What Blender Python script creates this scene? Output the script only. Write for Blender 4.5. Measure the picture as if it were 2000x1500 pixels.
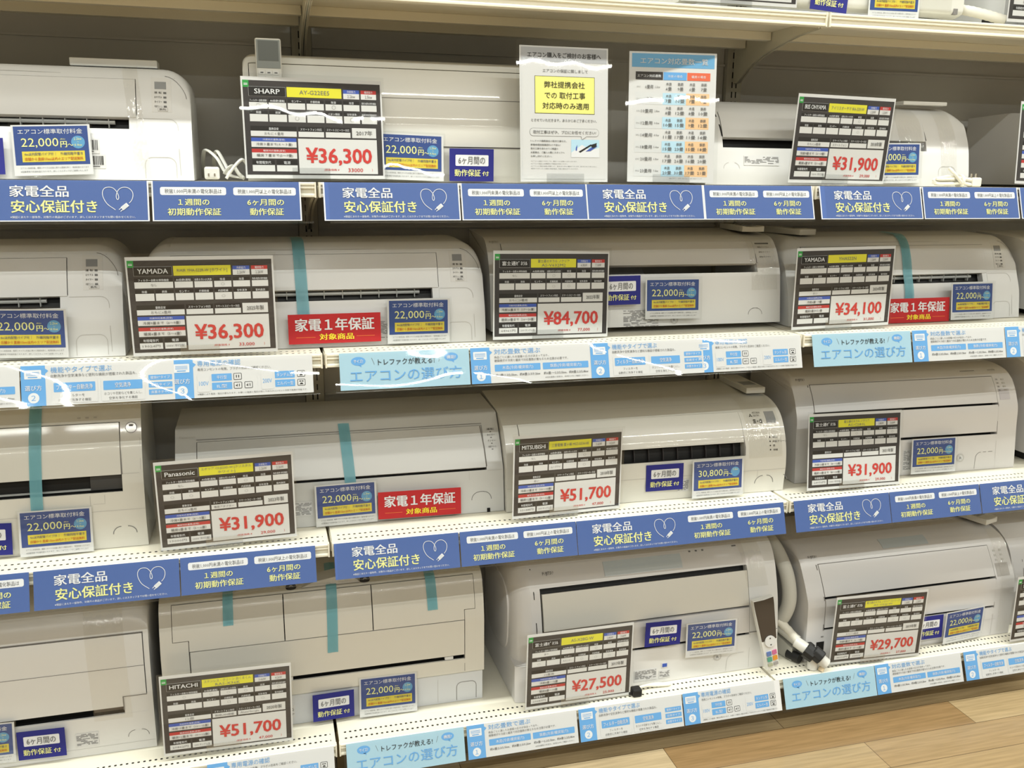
import bpy, math, random
from mathutils import Vector, Matrix, Euler
for o in list(bpy.data.objects): bpy.data.objects.remove(o)
SC = bpy.context.scene
COL = SC.collection
R = math.radians
random.seed(7)

# ------------------------------------------------------------------ camera, light, exposure
cam_d = bpy.data.cameras.new('camera'); cam = bpy.data.objects.new('camera', cam_d); COL.objects.link(cam)
cam_d.sensor_fit = 'HORIZONTAL'; cam_d.sensor_width = 36.0
cam_d.lens = 1779.0 / 2000.0 * 36.0
cam_d.clip_start = 0.05; cam_d.clip_end = 60
YAW, PITCH, ROLL = R(15.315), R(-12.866), R(.58)
fw = Vector((math.sin(YAW)*math.cos(PITCH), math.cos(YAW)*math.cos(PITCH), math.sin(PITCH)))
rt = Vector((math.cos(YAW), -math.sin(YAW), 0)); up = rt.cross(fw)
rt2 = rt*math.cos(ROLL) + up*math.sin(ROLL); up2 = up*math.cos(ROLL) - rt*math.sin(ROLL)
mw = Matrix((rt2, up2, -fw)).transposed().to_4x4(); mw.translation = Vector((-.12, -2.019, 1.5134))
cam.matrix_world = mw
SC.camera = cam
SC.view_settings.view_transform = 'Standard'; SC.view_settings.look = 'None'
SC.view_settings.exposure = -0.48; SC.view_settings.gamma = 1.0
SC.view_settings.use_curve_mapping = False

CEIL = 4.8
wd = bpy.data.worlds.new('store_air'); SC.world = wd; wd.use_nodes = True
wd.node_tree.nodes['Background'].inputs[0].default_value = (1, .96, .88, 1)
wd.node_tree.nodes['Background'].inputs[1].default_value = .05

def tube_light(x, y, length, watts):
    l = bpy.data.lights.new('fluorescent_lamp_light', 'AREA'); l.shape = 'RECTANGLE'
    l.size = length; l.size_y = .09; l.energy = watts; l.color = (.98, 1, .935)
    o = bpy.data.objects.new('fluorescent_lamp_light', l); COL.objects.link(o)
    o.location = (x, y, CEIL - .075)
    return o
LIGHTS = []
for (y, w) in ((-1.22, 125), (-4.2, 84), (-7.6, 84), (-11.0, 64)):
    for x in (-3.6, -1.1, 1.4, 3.9, 6.4):
        LIGHTS.append((x, y)); tube_light(x, y, 2.3, w)

# ------------------------------------------------------------------ materials
def nodemat(name):
    m = bpy.data.materials.new(name); m.use_nodes = True
    nt = m.node_tree; b = nt.nodes['Principled BSDF']
    return m, nt, b
def sock(b, n, v): b.inputs[n].default_value = v
MATS = {}
def flat(name, col, rough=.5, spec=.5, metal=0.0, var=0.0, coat=0.0, bump=0.0, scale=40):
    if name in MATS: return MATS[name]
    m, nt, b = nodemat(name)
    c = (col[0], col[1], col[2], 1)
    sock(b, 'Base Color', c); sock(b, 'Roughness', rough); sock(b, 'Metallic', metal)
    sock(b, 'Specular IOR Level', spec)
    if coat: sock(b, 'Coat Weight', coat); sock(b, 'Coat Roughness', .05)
    if var or bump:
        tc = nt.nodes.new('ShaderNodeTexCoord'); nz = nt.nodes.new('ShaderNodeTexNoise')
        nz.inputs['Scale'].default_value = scale; nz.inputs['Detail'].default_value = 3
        nt.links.new(tc.outputs['Object'], nz.inputs['Vector'])
        if var:
            mx = nt.nodes.new('ShaderNodeMix'); mx.data_type = 'RGBA'
            mx.inputs[6].default_value = tuple(k*(1-var) for k in col) + (1,)
            mx.inputs[7].default_value = tuple(min(1, k*(1+var)) for k in col) + (1,)
            nt.links.new(nz.outputs['Fac'], mx.inputs[0]); nt.links.new(mx.outputs[2], b.inputs['Base Color'])
        if bump:
            bp = nt.nodes.new('ShaderNodeBump'); bp.inputs['Strength'].default_value = bump
            bp.inputs['Distance'].default_value = .001
            nt.links.new(nz.outputs['Fac'], bp.inputs['Height']); nt.links.new(bp.outputs['Normal'], b.inputs['Normal'])
    MATS[name] = m
    return m
def clear(name, tint=(1, 1, 1), gain=1.0, bump=.0, scale=30, rough=.02, stretch=(1, 1, 1), fixed=.06):
    if name in MATS: return MATS[name]
    m = bpy.data.materials.new(name); m.use_nodes = True; nt = m.node_tree; nt.nodes.clear()
    out = nt.nodes.new('ShaderNodeOutputMaterial'); mix = nt.nodes.new('ShaderNodeMixShader')
    tr = nt.nodes.new('ShaderNodeBsdfTransparent'); gl = nt.nodes.new('ShaderNodeBsdfGlossy')
    tr.inputs[0].default_value = (*tint, 1); gl.inputs[0].default_value = (1, 1, 1, 1); gl.inputs['Roughness'].default_value = rough
    mix.inputs[0].default_value = fixed*gain
    nt.links.new(tr.outputs[0], mix.inputs[1]); nt.links.new(gl.outputs[0], mix.inputs[2])
    nt.links.new(mix.outputs[0], out.inputs[0])
    if bump:
        tc = nt.nodes.new('ShaderNodeTexCoord'); mp = nt.nodes.new('ShaderNodeMapping'); mp.inputs['Scale'].default_value = stretch
        nz = nt.nodes.new('ShaderNodeTexNoise'); nz.inputs['Scale'].default_value = scale; nz.inputs['Detail'].default_value = 2
        bp = nt.nodes.new('ShaderNodeBump'); bp.inputs['Strength'].default_value = bump; bp.inputs['Distance'].default_value = .003
        nt.links.new(tc.outputs['Object'], mp.inputs['Vector']); nt.links.new(mp.outputs[0], nz.inputs['Vector'])
        nt.links.new(nz.outputs['Fac'], bp.inputs['Height']); nt.links.new(bp.outputs[0], gl.inputs['Normal'])
    MATS[name] = m
    return m

SHELF = flat('shelf_cream_paint', (.79, .755, .635), .38, .4, var=.02, scale=8)
PLATE = flat('bracket_cream_paint', (.70, .67, .55), .42, .4, var=.02, scale=8)
BACK = flat('back_panel_grey', (.55, .54, .515), .5, .35, var=.03, scale=3)
UPR = flat('upright_beige', (.50, .48, .41), .45, .4, var=.02)
DARK = flat('slot_dark', (.012, .011, .010), .7, .2)
KICK = flat('kick_plate_brown', (.15, .115, .06), .5, .3, var=.05)
P_COOL = flat('plastic_cool_white', (0.696, 0.702, 0.704), .27, .5, bump=.02, scale=300)
P_WHITE = flat('plastic_white', (0.679, 0.677, 0.668), .27, .5, bump=.02, scale=300)
P_CREAM = flat('plastic_cream', (0.661, 0.653, 0.606), .30, .5, coat=.5)
P_SILVER = flat('plastic_pearl', (0.599, 0.604, 0.597), .25, .5, bump=.02, scale=300)
P_LILAC = flat('plastic_warm_grey_white', (0.626, 0.613, 0.606), .25, .5, bump=.02, scale=300)
P_BEIGE = flat('plastic_beige', (0.626, 0.609, 0.557), .30, .5, coat=.5)
P_TRAY = flat('plastic_blue_grey', (0.599, 0.613, 0.637), .45, .4)
P_VANE = flat('vane_grey', (.42, .43, .42), .35, .5)
P_COIL = flat('outlet_black', (.010, .010, .010), .5, .3)
SEAM = flat('seam_grey', (.20, .19, .18), .7, .2)
SEAM2 = flat('seam_soft', (.50, .49, .47), .7, .2)
LCD = flat('display_window_grey', (.28, .29, .30), .25, .5)
INK = flat('ink_black', (.018, .018, .018), .6, .3)
INKG = flat('ink_grey', (.16, .16, .16), .6, .3)
PAPER = flat('paper_white', (.64, .64, .645), .6, .3)
CELL = flat('paper_cell', (.64, .64, .64), .6, .3)
CARD = flat('card_charcoal', (.040, .036, .037), .6, .3)
CARDB = flat('card_black', (.014, .013, .013), .6, .3)
YEL = flat('print_yellow', (.68, .64, .04), .6, .3)
BLU = flat('print_blue', (.045, .095, .42), .6, .3)
REDB = flat('print_red_band', (.45, .035, .035), .6, .3)
PRICE = flat('price_red', (.55, .045, .040), .6, .3)
GRN = flat('print_green', (.03, .30, .06), .6, .3)
STRIP = flat('strip_blue', (.066, .122, .335), .6, .3)
LEMON = flat('lemon_lettering', (.76, .76, .31), .6, .3)
WHT = flat('white_lettering', (.72, .73, .76), .6, .3)
FEE = flat('fee_card_blue', (.030, .066, .235), .6, .3)
FEEY = flat('fee_card_yellow', (.66, .54, .06), .6, .3)
ORNG = flat('orange_lettering', (.55, .13, .02), .6, .3)
DISC = flat('fee_disc_blue', (.10, .30, .52), .6, .3)
NAVY = flat('tag_navy', (.020, .022, .20), .6, .3)
RED = flat('tag_red', (.47, .022, .026), .6, .3)
TAGY = flat('tag_yellow', (.90, .72, .05), .6, .3)
TAGO = flat('tag_orange_line', (.85, .22, .06), .6, .3)
SKY = flat('guide_light_blue', (.36, .55, .67), .6, .3)
MID = flat('guide_blue', (.13, .36, .70), .6, .3)
GLINE = flat('guide_line_grey', (.66, .67, .68), .6, .3)
PGREY = flat('poster_grey', (.42, .43, .46), .6, .3)
PYEL = flat('poster_yellow', (.84, .80, .24), .6, .3)
PSKY = flat('poster_blue', (.14, .36, .60), .6, .3)
PRED = flat('poster_red', (.70, .14, .07), .6, .3)
PORG = flat('poster_orange', (.78, .52, .30), .6, .3)
PLB = flat('poster_light_blue', (.45, .66, .80), .6, .3)
PLG = flat('poster_light_grey', (.62, .63, .64), .6, .3)
CORD = flat('cord_grey_white', (.66, .66, .62), .4, .5)
CORDW = flat('cord_ivory', (.78, .755, .66), .4, .5)
BRASS = flat('plug_pins', (.55, .50, .42), .3, .5, metal=1)
RUB = flat('rubber_black', (.012, .012, .012), .5, .4)
HOSE = flat('foam_hose_ivory', (.72, .69, .60), .7, .3, bump=.3, scale=120)
HOSEG = flat('foam_hose_grey', (.52, .51, .46), .7, .3, bump=.3, scale=90)
FOAM = flat('foam_stained', (.62, .50, .33), .8, .2, var=.2, scale=30)
REMW = flat('remote_white', (.70, .70, .67), .35, .5)
REMD = flat('remote_brown', (.055, .042, .032), .35, .4)
TEAL = None
def teal():
    m, nt, b = nodemat('teal_masking_tape')
    sock(b, 'Base Color', (.17, .44, .53, 1)); sock(b, 'Roughness', .35)
    tr = nt.nodes.new('ShaderNodeBsdfTransparent'); tr.inputs[0].default_value = (.75, .95, .97, 1)
    mx = nt.nodes.new('ShaderNodeMixShader'); mx.inputs[0].default_value = .70
    nt.links.new(tr.outputs[0], mx.inputs[1]); nt.links.new(b.outputs[0], mx.inputs[2])
    nt.links.new(mx.outputs[0], nt.nodes['Material Output'].inputs[0])
    return m
TEAL = teal()
SLEEVE = clear('clear_sleeve', (.97, .98, .98), 1.0)
FILM = clear('clear_strip_film', (.965, .975, .975), 1.1)
ACRYL = clear('clear_acrylic_clip', (.95, .955, .955), 1.6, rough=.06)
PACK = clear('clear_packing_tape', (.975, .972, .96), 1.1, bump=.7, scale=55, rough=.08, stretch=(3, 1, .7))
WRAP = clear('clear_plastic_wrap', (.97, .97, .96), 1.4, bump=.8, scale=22, rough=.10, stretch=(2.2, 1, .6))

def perforated():
    m, nt, b = nodemat('perforated_shelf_cream')
    N = nt.nodes.new; L = nt.links.new
    tc = N('ShaderNodeTexCoord'); sp = N('ShaderNodeSeparateXYZ'); L(tc.outputs['Object'], sp.inputs[0])
    def mth(op, a, bb=None, v=None):
        n = N('ShaderNodeMath'); n.operation = op
        if isinstance(a, (int, float)): n.inputs[0].default_value = a
        else: L(a, n.inputs[0])
        if bb is not None: 
            if isinstance(bb, (int, float)): n.inputs[1].default_value = bb
            else: L(bb, n.inputs[1])
        return n.outputs[0]
    fx = mth('FRACT', mth('DIVIDE', sp.outputs[0], .0128))
    ix = mth('DIVIDE', mth('ABSOLUTE', mth('SUBTRACT', fx, .5)), .23)
    def row(y):
        iy = mth('DIVIDE', mth('ABSOLUTE', mth('SUBTRACT', sp.outputs[1], y)), .0030)
        d = mth('ADD', mth('POWER', ix, 3), mth('POWER', iy, 3))
        return mth('LESS_THAN', d, 1.0)
    hole = mth('MAXIMUM', row(.022), row(.048))
    geo = N('ShaderNodeNewGeometry'); sn = N('ShaderNodeSeparateXYZ'); L(geo.outputs['Normal'], sn.inputs[0])
    hole = mth('MULTIPLY', hole, mth('GREATER_THAN', sn.outputs[2], .5))
    ed = mth('GREATER_THAN', mth('SUBTRACT', .585, mth('ABSOLUTE', mth('SUBTRACT', sp.outputs[0], .598))), 0)
    hole = mth('MULTIPLY', hole, ed)
    mx = N('ShaderNodeMix'); mx.data_type = 'RGBA'
    mx.inputs[6].default_value = (.79, .755, .635, 1); mx.inputs[7].default_value = (.012, .011, .01, 1)
    L(hole, mx.inputs[0]); L(mx.outputs[2], b.inputs['Base Color'])
    sock(b, 'Roughness', .36); sock(b, 'Specular IOR Level', .4)
    return m
PERF = perforated()

def planks():
    m, nt, b = nodemat('wood_plank_flooring')
    N = nt.nodes.new; L = nt.links.new
    tc = N('ShaderNodeTexCoord'); sp = N('ShaderNodeSeparateXYZ'); L(tc.outputs['Object'], sp.inputs[0])
    def mth(op, a, bb=None):
        n = N('ShaderNodeMath'); n.operation = op
        for i, q in enumerate((a, bb)):
            if q is None: continue
            if isinstance(q, (int, float)): n.inputs[i].default_value = q
            else: L(q, n.inputs[i])
        return n.outputs[0]
    PW, PL = .1135, .92
    ry = mth('DIVIDE', mth('ADD', sp.outputs[1], .127), PW); row = mth('FLOOR', ry); fy = mth('FRACT', ry)
    rx = mth('DIVIDE', mth('ADD', sp.outputs[0], mth('MULTIPLY', row, .55)), PL)
    col = mth('FLOOR', mth('ADD', rx, .06)); fx = mth('FRACT', mth('ADD', rx, .06))
    cb = N('ShaderNodeCombineXYZ'); L(row, cb.inputs[0]); L(col, cb.inputs[1])
    wn = N('ShaderNodeTexWhiteNoise'); wn.noise_dimensions = '2D'; L(cb.outputs[0], wn.inputs['Vector'])
    cr = N('ShaderNodeValToRGB'); e = cr.color_ramp.elements
    e[0].position = 0; e[0].color = (.26, .15, .062, 1); e[1].position = 1; e[1].color = (.55, .45, .295, 1)
    k = cr.color_ramp.elements.new(.45); k.color = (.42, .31, .165, 1)
    L(wn.outputs['Value'], cr.inputs[0])
    mp = N('ShaderNodeMapping'); mp.inputs['Scale'].default_value = (2.2, 38, 1); L(tc.outputs['Object'], mp.inputs['Vector'])
    nz = N('ShaderNodeTexNoise'); nz.inputs['Scale'].default_value = 3; nz.inputs['Detail'].default_value = 5; L(mp.outputs[0], nz.inputs['Vector'])
    mx = N('ShaderNodeMix'); mx.data_type = 'RGBA'; mx.blend_type = 'MULTIPLY'; mx.inputs[0].default_value = .55
    gr = N('ShaderNodeValToRGB'); gr.color_ramp.elements[0].color = (.62, .58, .50, 1); gr.color_ramp.elements[1].color = (1.15, 1.1, 1.05, 1)
    gr.color_ramp.elements[0].position = .3; gr.color_ramp.elements[1].position = .7
    L(nz.outputs['Fac'], gr.inputs[0]); L(cr.outputs[0], mx.inputs[6]); L(gr.outputs[0], mx.inputs[7])
    seam = mth('MAXIMUM', mth('LESS_THAN', fy, .018), mth('LESS_THAN', fx, .0022))
    m2 = N('ShaderNodeMix'); m2.data_type = 'RGBA'; L(seam, m2.inputs[0]); L(mx.outputs[2], m2.inputs[6]); m2.inputs[7].default_value = (.14, .09, .045, 1)
    L(m2.outputs[2], b.inputs['Base Color']); sock(b, 'Roughness', .24); sock(b, 'Specular IOR Level', .45)
    return m
FLOOR = planks()

# ------------------------------------------------------------------ mesh helpers
class MB:
    def __init__(s): s.v = []; s.f = []; s.m = []; s.mats = []
    def mi(s, mat):
        if mat not in s.mats: s.mats.append(mat)
        return s.mats.index(mat)
    def add(s, vs, fs, mat):
        n = len(s.v); k = s.mi(mat)
        s.v.extend([tuple(p) for p in vs])
        for f in fs: s.f.append(tuple(i+n for i in f)); s.m.append(k)
    def box(s, x0, x1, y0, y1, z0, z1, mat):
        v = [(x, y, z) for z in (z0, z1) for y in (y0, y1) for x in (x0, x1)]
        s.add(v, [(0, 2, 3, 1), (4, 5, 7, 6), (0, 1, 5, 4), (2, 6, 7, 3), (0, 4, 6, 2), (1, 3, 7, 5)], mat)
    def prism_x(s, poly, x0, x1, mat):            # poly in (y,z)
        n = len(poly)
        v = [(x0, y, z) for y, z in poly] + [(x1, y, z) for y, z in poly]
        f = [(i, (i+1) % n, n+(i+1) % n, n+i) for i in range(n)] + [tuple(range(n))[::-1], tuple(range(n, 2*n))]
        s.add(v, f, mat)
    def tube(s, pts, r, mat, n=10, flatten=1.0, ribs=None):
        pts = [Vector(p) for p in pts]; rings = []
        prev = None
        for i, p in enumerate(pts):
            t = (pts[min(i+1, len(pts)-1)] - pts[max(i-1, 0)]).normalized()
            a = prev if prev is not None else (Vector((0, 0, 1)) if abs(t.z) < .9 else Vector((1, 0, 0)))
            u = (a - t*a.dot(t)).normalized(); w = t.cross(u); prev = u
            rr = r*(1+ribs*(1 if i % 2 else -1)) if ribs else r
            rings.append([p + u*rr*flatten*math.cos(2*math.pi*k/n) + w*rr*math.sin(2*math.pi*k/n) for k in range(n)])
        v = [q for rg in rings for q in rg]; f = []
        for i in range(len(rings)-1):
            for k in range(n): f.append((i*n+k, i*n+(k+1) % n, (i+1)*n+(k+1) % n, (i+1)*n+k))
        f += [tuple(range(n))[::-1], tuple(range((len(rings)-1)*n, len(rings)*n))]
        s.add(v, f, mat)
    def build(s, name, parent=None, smooth=None, bevel=0, segs=2, weld=False):
        me = bpy.data.meshes.new(name); me.from_pydata(s.v, [], s.f)
        for m in s.mats: me.materials.append(m)
        me.polygons.foreach_set('material_index', s.m)
        me.validate(); me.update()
        if smooth is not None:
            me.shade_smooth(); me.set_sharp_from_angle(angle=R(smooth))
        o = bpy.data.objects.new(name, me); COL.objects.link(o)
        if parent is not None: o.parent = parent
        if weld:
            w = o.modifiers.new('weld', 'WELD'); w.merge_threshold = .00005
        if bevel:
            bv = o.modifiers.new('bevel', 'BEVEL'); bv.width = bevel; bv.segments = segs; bv.limit_method = 'ANGLE'; bv.angle_limit = R(40)
            bv.harden_normals = False
        return o
def spline(pts, n=6):
    P = [Vector(p) for p in pts]; P = [P[0]*2-P[1]] + P + [P[-1]*2-P[-2]]; out = []
    for i in range(1, len(P)-2):
        for k in range(n):
            t = k/n; a, b, c, d = P[i-1], P[i], P[i+1], P[i+2]
            out.append(.5*((2*b)+(c-a)*t+(2*a-5*b+4*c-d)*t*t+(3*b-a-3*c+d)*t**3))
    out.append(P[-2]); return out
def empty(name, loc, rot=(0, 0, 0), mode='XYZ'):
    o = bpy.data.objects.new(name, None); COL.objects.link(o); o.empty_display_size = .05
    o.location = loc; o.rotation_mode = mode; o.rotation_euler = rot
    return o
def tag(o, label, cat, group=None, kind=None):
    if kind: o['kind'] = kind
    if label: o['label'] = label
    if cat: o['category'] = cat
    if group: o['group'] = group
    return o
def struct(o): o['kind'] = 'structure'; return o
def dup(root):
    c = root.copy(); COL.objects.link(c)
    for ch in list(root.children):
        d = ch.copy(); COL.objects.link(d); d.parent = c
        for g in list(ch.children):
            e = g.copy(); COL.objects.link(e); e.parent = d
    return c

# ---- text
_tc = bpy.data.curves.new('lettering_source', 'FONT'); _to = bpy.data.objects.new('lettering_source', _tc)
_ts = bpy.data.scenes.new('lettering_scene'); _ts.collection.objects.link(_to)
_tv = _ts.view_layers[0]
_tcache = {}
def text_mesh(st, bold=0.0, res=2):
    key = (st, bold, res)
    if key not in _tcache:
        _tc.body = st; _tc.offset = bold; _tc.resolution_u = res; _tc.fill_mode = 'FRONT'
        _tv.update(); dg = _tv.depsgraph; dg.update()
        ev = _to.evaluated_get(dg); me = ev.to_mesh()
        v = [(p.co.x, p.co.y) for p in me.vertices]; f = [tuple(p.vertices) for p in me.polygons]
        ev.to_mesh_clear()
        x0 = min(a for a, b in v); x1 = max(a for a, b in v); y0 = min(b for a, b in v); y1 = max(b for a, b in v)
        _tcache[key] = (v, f, x0, x1, y0, y1)
    return _tcache[key]

BOLD = ((-1, -.5), (1, -.5), (1, .5), (-1, .5))
class Print:
    """a printed sheet: fractions u (right) v (down) of a W x H sheet standing in x/z, facing -y"""
    def __init__(s, W, H):
        s.W, s.H = W, H; s.base = MB(); s.let = MB()
    def P(s, u, v, d): return ((u-.5)*s.W, -d*.00028, (1-v)*s.H)
    def sheet(s, mat, t=.0008):
        s.base.box(-s.W/2, s.W/2, 0, t, 0, s.H, mat)
    def rect(s, u0, v0, u1, v1, mat, d=1):
        s.base.add([s.P(u0, v1, d), s.P(u1, v1, d), s.P(u1, v0, d), s.P(u0, v0, d)], [(0, 1, 2, 3)], mat)
    def poly(s, pts, mat, d=1, let=False):
        (s.let if let else s.base).add([s.P(u, v, d) for u, v in pts], [tuple(range(len(pts)))], mat)
    def rrect(s, u0, v0, u1, v1, r, mat, d=1):
        ru, rv = r/s.W, r/s.H; pts = []
        for cx, cy, a0 in ((u1-ru, v0+rv, 90), (u0+ru, v0+rv, 180), (u0+ru, v1-rv, 270), (u1-ru, v1-rv, 360)):
            for k in range(5):
                a = R(a0 + (k*22.5 - 90 if a0 == 90 else k*22.5 - 90))
                pts.append((cx + ru*math.cos(a+math.pi/2*0), cy - rv*math.sin(a)))
        # order: build explicitly counter clockwise
        pts = []
        for cx, cy, a0 in ((u0+ru, v1-rv, 180), (u1-ru, v1-rv, 270), (u1-ru, v0+rv, 0), (u0+ru, v0+rv, 90)):
            for k in range(5):
                a = R(a0+k*22.5); pts.append((cx+ru*math.cos(a), cy-rv*math.sin(a)))
        s.poly(pts, mat, d)
    def frame(s, u0, v0, u1, v1, r, w, mat, inner, d=1):
        s.rrect(u0, v0, u1, v1, r, mat, d); s.rrect(u0+w/s.W, v0+w/s.H, u1-w/s.W, v1-w/s.H, max(.0003, r-w), inner, d+1)
    def disc(s, u, v, rx, ry, mat, d=1, n=20, let=False):
        s.poly([(u+rx*math.cos(2*math.pi*k/n), v-ry*math.sin(2*math.pi*k/n)) for k in range(n)], mat, d, let)
    def ring(s, u, v, r, w, mat, d=2, n=20):
        vs = []; fs = []
        for k in range(n):
            a = 2*math.pi*k/n
            for q in (r, r-w): vs.append(s.P(u+q*math.cos(a)/s.W, v-q*math.sin(a)/s.H, d))
        for k in range(n):
            a, b = 2*k, 2*((k+1) % n); fs.append((a, b, b+1, a+1))
        s.let.add(vs, fs, mat)
    def line(s, pts, w, mat, d=2):
        vs = []; fs = []
        Q = [Vector(((u-.5)*s.W, (1-v)*s.H)) for u, v in pts]
        for i, p in enumerate(Q):
            t = (Q[min(i+1, len(Q)-1)]-Q[max(i-1, 0)]).normalized(); n = Vector((-t.y, t.x))*w/2
            vs += [(p.x+n.x, -d*.00028, p.y+n.y), (p.x-n.x, -d*.00028, p.y-n.y)]
        for i in range(len(Q)-1): fs.append((2*i, 2*i+1, 2*i+3, 2*i+2))
        s.let.add(vs, fs, mat)
    def text(s, st, u0, v0, u1, v1, mat, bold=0.0, d=3, res=2, keep=False):
        v, f, x0, x1, y0, y1 = text_mesh(st, 0.0, res)
        sx = (u1-u0)*s.W/(x1-x0); sz = (v1-v0)*s.H/(y1-y0); ox = (u0-.5)*s.W; 
        if keep:                                   # natural proportions, centred in the box
            k = min(sx, sz*1.15); ox += ((u1-u0)*s.W-(x1-x0)*k)/2; sx = k
        oz = (1-v1)*s.H
        for i, (ex, ez) in enumerate(BOLD if bold else ((0, 0),)):
            s.let.add([(ox+(a-x0+ex*bold)*sx, -d*.00028-i*.00006, oz+(b-y0+ez*bold)*sz) for a, b in v], f, mat)
    def build(s, name, parent=None, let='lettering'):
        o = s.base.build(name, parent)
        if s.let.v: s.let.build(let, o)
        return o

def clear_sheet(name, W, H, mat, parent, y=-.002, x0=None, z0=0, amp=.0012, nx=14, nz=8, seed=0):
    rnd = random.Random(seed); ph = [rnd.uniform(0, 6.3) for _ in range(6)]; fr = [rnd.uniform(.6, 1.7) for _ in range(3)]
    x0 = -W/2 if x0 is None else x0
    v = []; f = []
    for j in range(nz+1):
        for i in range(nx+1):
            a, b = i/nx, j/nz
            h = amp*(math.sin(6.28*a*fr[0]+ph[0]+b*1.5)+.6*math.sin(6.28*a*2.1*fr[1]+ph[1]+b*2.6)+.7*math.sin(3.5*b+ph[2]+a*3*fr[2]))
            edge = min(1, 4*min(a, 1-a)+.35)
            v.append((x0+a*W, y-abs(amp)*1.6+h*edge, z0+b*H))
    for j in range(nz):
        for i in range(nx):
            k = j*(nx+1)+i; f.append((k, k+1, k+nx+2, k+nx+1))
    m = MB(); m.add(v, f, mat); return m.build(name, parent, smooth=60)

# ------------------------------------------------------------------ room
def slab(name, x0, x1, y0, y1, z0, z1, mat):
    m = MB(); m.box(x0, x1, y0, y1, z0, z1, mat); return struct(m.build(name))
WALLM = flat('wall_paint_ivory', (.30, .28, .24), .7, .2, var=.02, scale=2)
CEILM = flat('ceiling_board_white', (.36, .35, .33), .8, .2, var=.02, scale=2)
slab('floor', -6, 9, -14, 1.2, -.06, 0, FLOOR)
slab('ceiling', -6, 9, -14, 1.2, CEIL, CEIL+.06, CEILM)
slab('wall_back', -6, 9, .62, .70, 0, CEIL, WALLM)
slab('wall_front', -6, 9, -14.08, -14, 0, CEIL, WALLM)
slab('wall_left', -6.08, -6, -14, .7, 0, CEIL, WALLM)
slab('wall_right', 9, 9.08, -14, .7, 0, CEIL, WALLM)
LAMPBODY = flat('lamp_housing_white', (.8, .8, .8), .5, .4)
for i, (x, y) in enumerate(LIGHTS):
    m = MB(); m.box(x-1.2, x+1.2, y-.09, y+.09, CEIL-.06, CEIL-.0005, LAMPBODY)
    o = m.build('ceiling_lamp'); 
    tag(o, 'long white fluorescent strip lamp on the store ceiling outside the picture', 'lamp', 'ceiling strip lamps')

# ------------------------------------------------------------------ shelving
Z = [1.897, 1.496, 1.125, .6764, .15]
ROWN = ['topmost', 'upper', 'second', 'third', 'bottom']
BAYW = 1.2
BAYS = [-1.2, 0.0, 1.2, 2.4]
BAYN = ['left', 'middle', 'right', 'far right']
DEPTH = .44
RAIL = [(.012, .0), (.0015, .0), (-.001, -.002), (-.001, -.0055), (.002, -.0065), (.002, -.009), (-.0005, -.010), (-.0005, -.0125),
        (.0045, -.0140), (.0045, -.0225), (-.0005, -.0245), (-.0015, -.0265), (-.0015, -.0300), (.001, -.0312), (.012, -.0312)]
BRK = [(.030, -.031), (.122, -.036), (.216, -.050), (.290, -.065), (.335, -.080), (.368, -.096), (.395, -.112), (.413, -.122), (.438, -.122), (.438, -.008), (.030, -.008)]
def make_shelf(base=False):
    root = empty('shelf_board', (0, 0, 0))
    W = 1.196
    m = MB(); m.box(.002, W-.002, .012, .435, -.010, 0, PERF)
    m.box(.026, W-.026, .435, .4495, -.010, 0, SHELF)
    m.box(.006, W-.006, .010, .030, -.0295, -.010, SHELF)
    m.box(.006, W-.006, .240, .262, -.0310, -.010, SHELF)
    m.box(.006, W-.006, .372, .395, -.0350, -.010, SHELF)
    m.build('shelf_panel', root, bevel=.0012)
    m = MB(); m.prism_x(RAIL, .004, W-.004, SHELF); m.box(.001, .0045, -.0025, .012, -.0318, .0005, SHELF); m.box(W-.0045, W-.001, -.0025, .012, -.0318, .0005, SHELF)
    m.build('price_rail', root)
    if not base:
        for x in (.0005, W-.0035):
            m = MB(); m.prism_x(BRK, x, x+.003, PLATE)
            lip = [(y, z) for y, z in BRK[:9]]
            for (a, b) in zip(lip[:-1], lip[1:]):
                m.add([(x-.001, a[0], a[1]), (x+.004, a[0], a[1]), (x+.004, b[0], b[1]), (x-.001, b[0], b[1])], [(0, 1, 2, 3)], PLATE)
            m.build('bracket', root)
    else:
        m = MB(); m.box(.0, W, .10, .118, -.149, -.0295, KICK); m.build('kick_plate', root)
    return root
shelf0 = make_shelf(); base0 = make_shelf(True)
first = {False: shelf0, True: base0}; used = set()
SHLAB = {}
for r in range(5):
    for b in range(4):
        base = r == 4
        o = first[base] if base not in used else dup(first[base]); used.add(base)
        o.location = (BAYS[b]+.002, 0, Z[r])
        nm = {0: 'topmost shelf of the picture, showing its underside', 1: 'upper shelf at eye height behind blue strips', 2: 'second shelf behind white guide strips', 3: 'third shelf with rows of holes behind blue strips', 4: 'bottom shelf with rows of holes just above the floor'}[r]
        tag(o, 'cream metal %s, %s bay' % (nm, BAYN[b]), 'shelf', 'cream shelf boards')
for j, x in enumerate((-1.2, 0, 1.2, 2.4, 3.6)):
    m = MB(); m.box(x-.024, x+.024, DEPTH, DEPTH+.05, 0, 2.35, UPR)
    z = .20
    while z < 2.33:
        for dx in (-.0062, .0062):
            m.add([(x+dx-.0018, DEPTH-.0004, z), (x+dx+.0018, DEPTH-.0004, z), (x+dx+.0018, DEPTH-.0004, z+.0165), (x+dx-.0018, DEPTH-.0004, z+.0165)], [(0, 1, 2, 3)], DARK)
        z += .0265
    o = m.build('shelf_upright')
    tag(o, 'beige slotted steel upright behind the %s' % ['left end of the left bay', 'joint of left and middle bays', 'joint of middle and right bays', 'joint right of the right bay', 'far right end of the shelving'][j], 'upright', 'slotted uprights')
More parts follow.
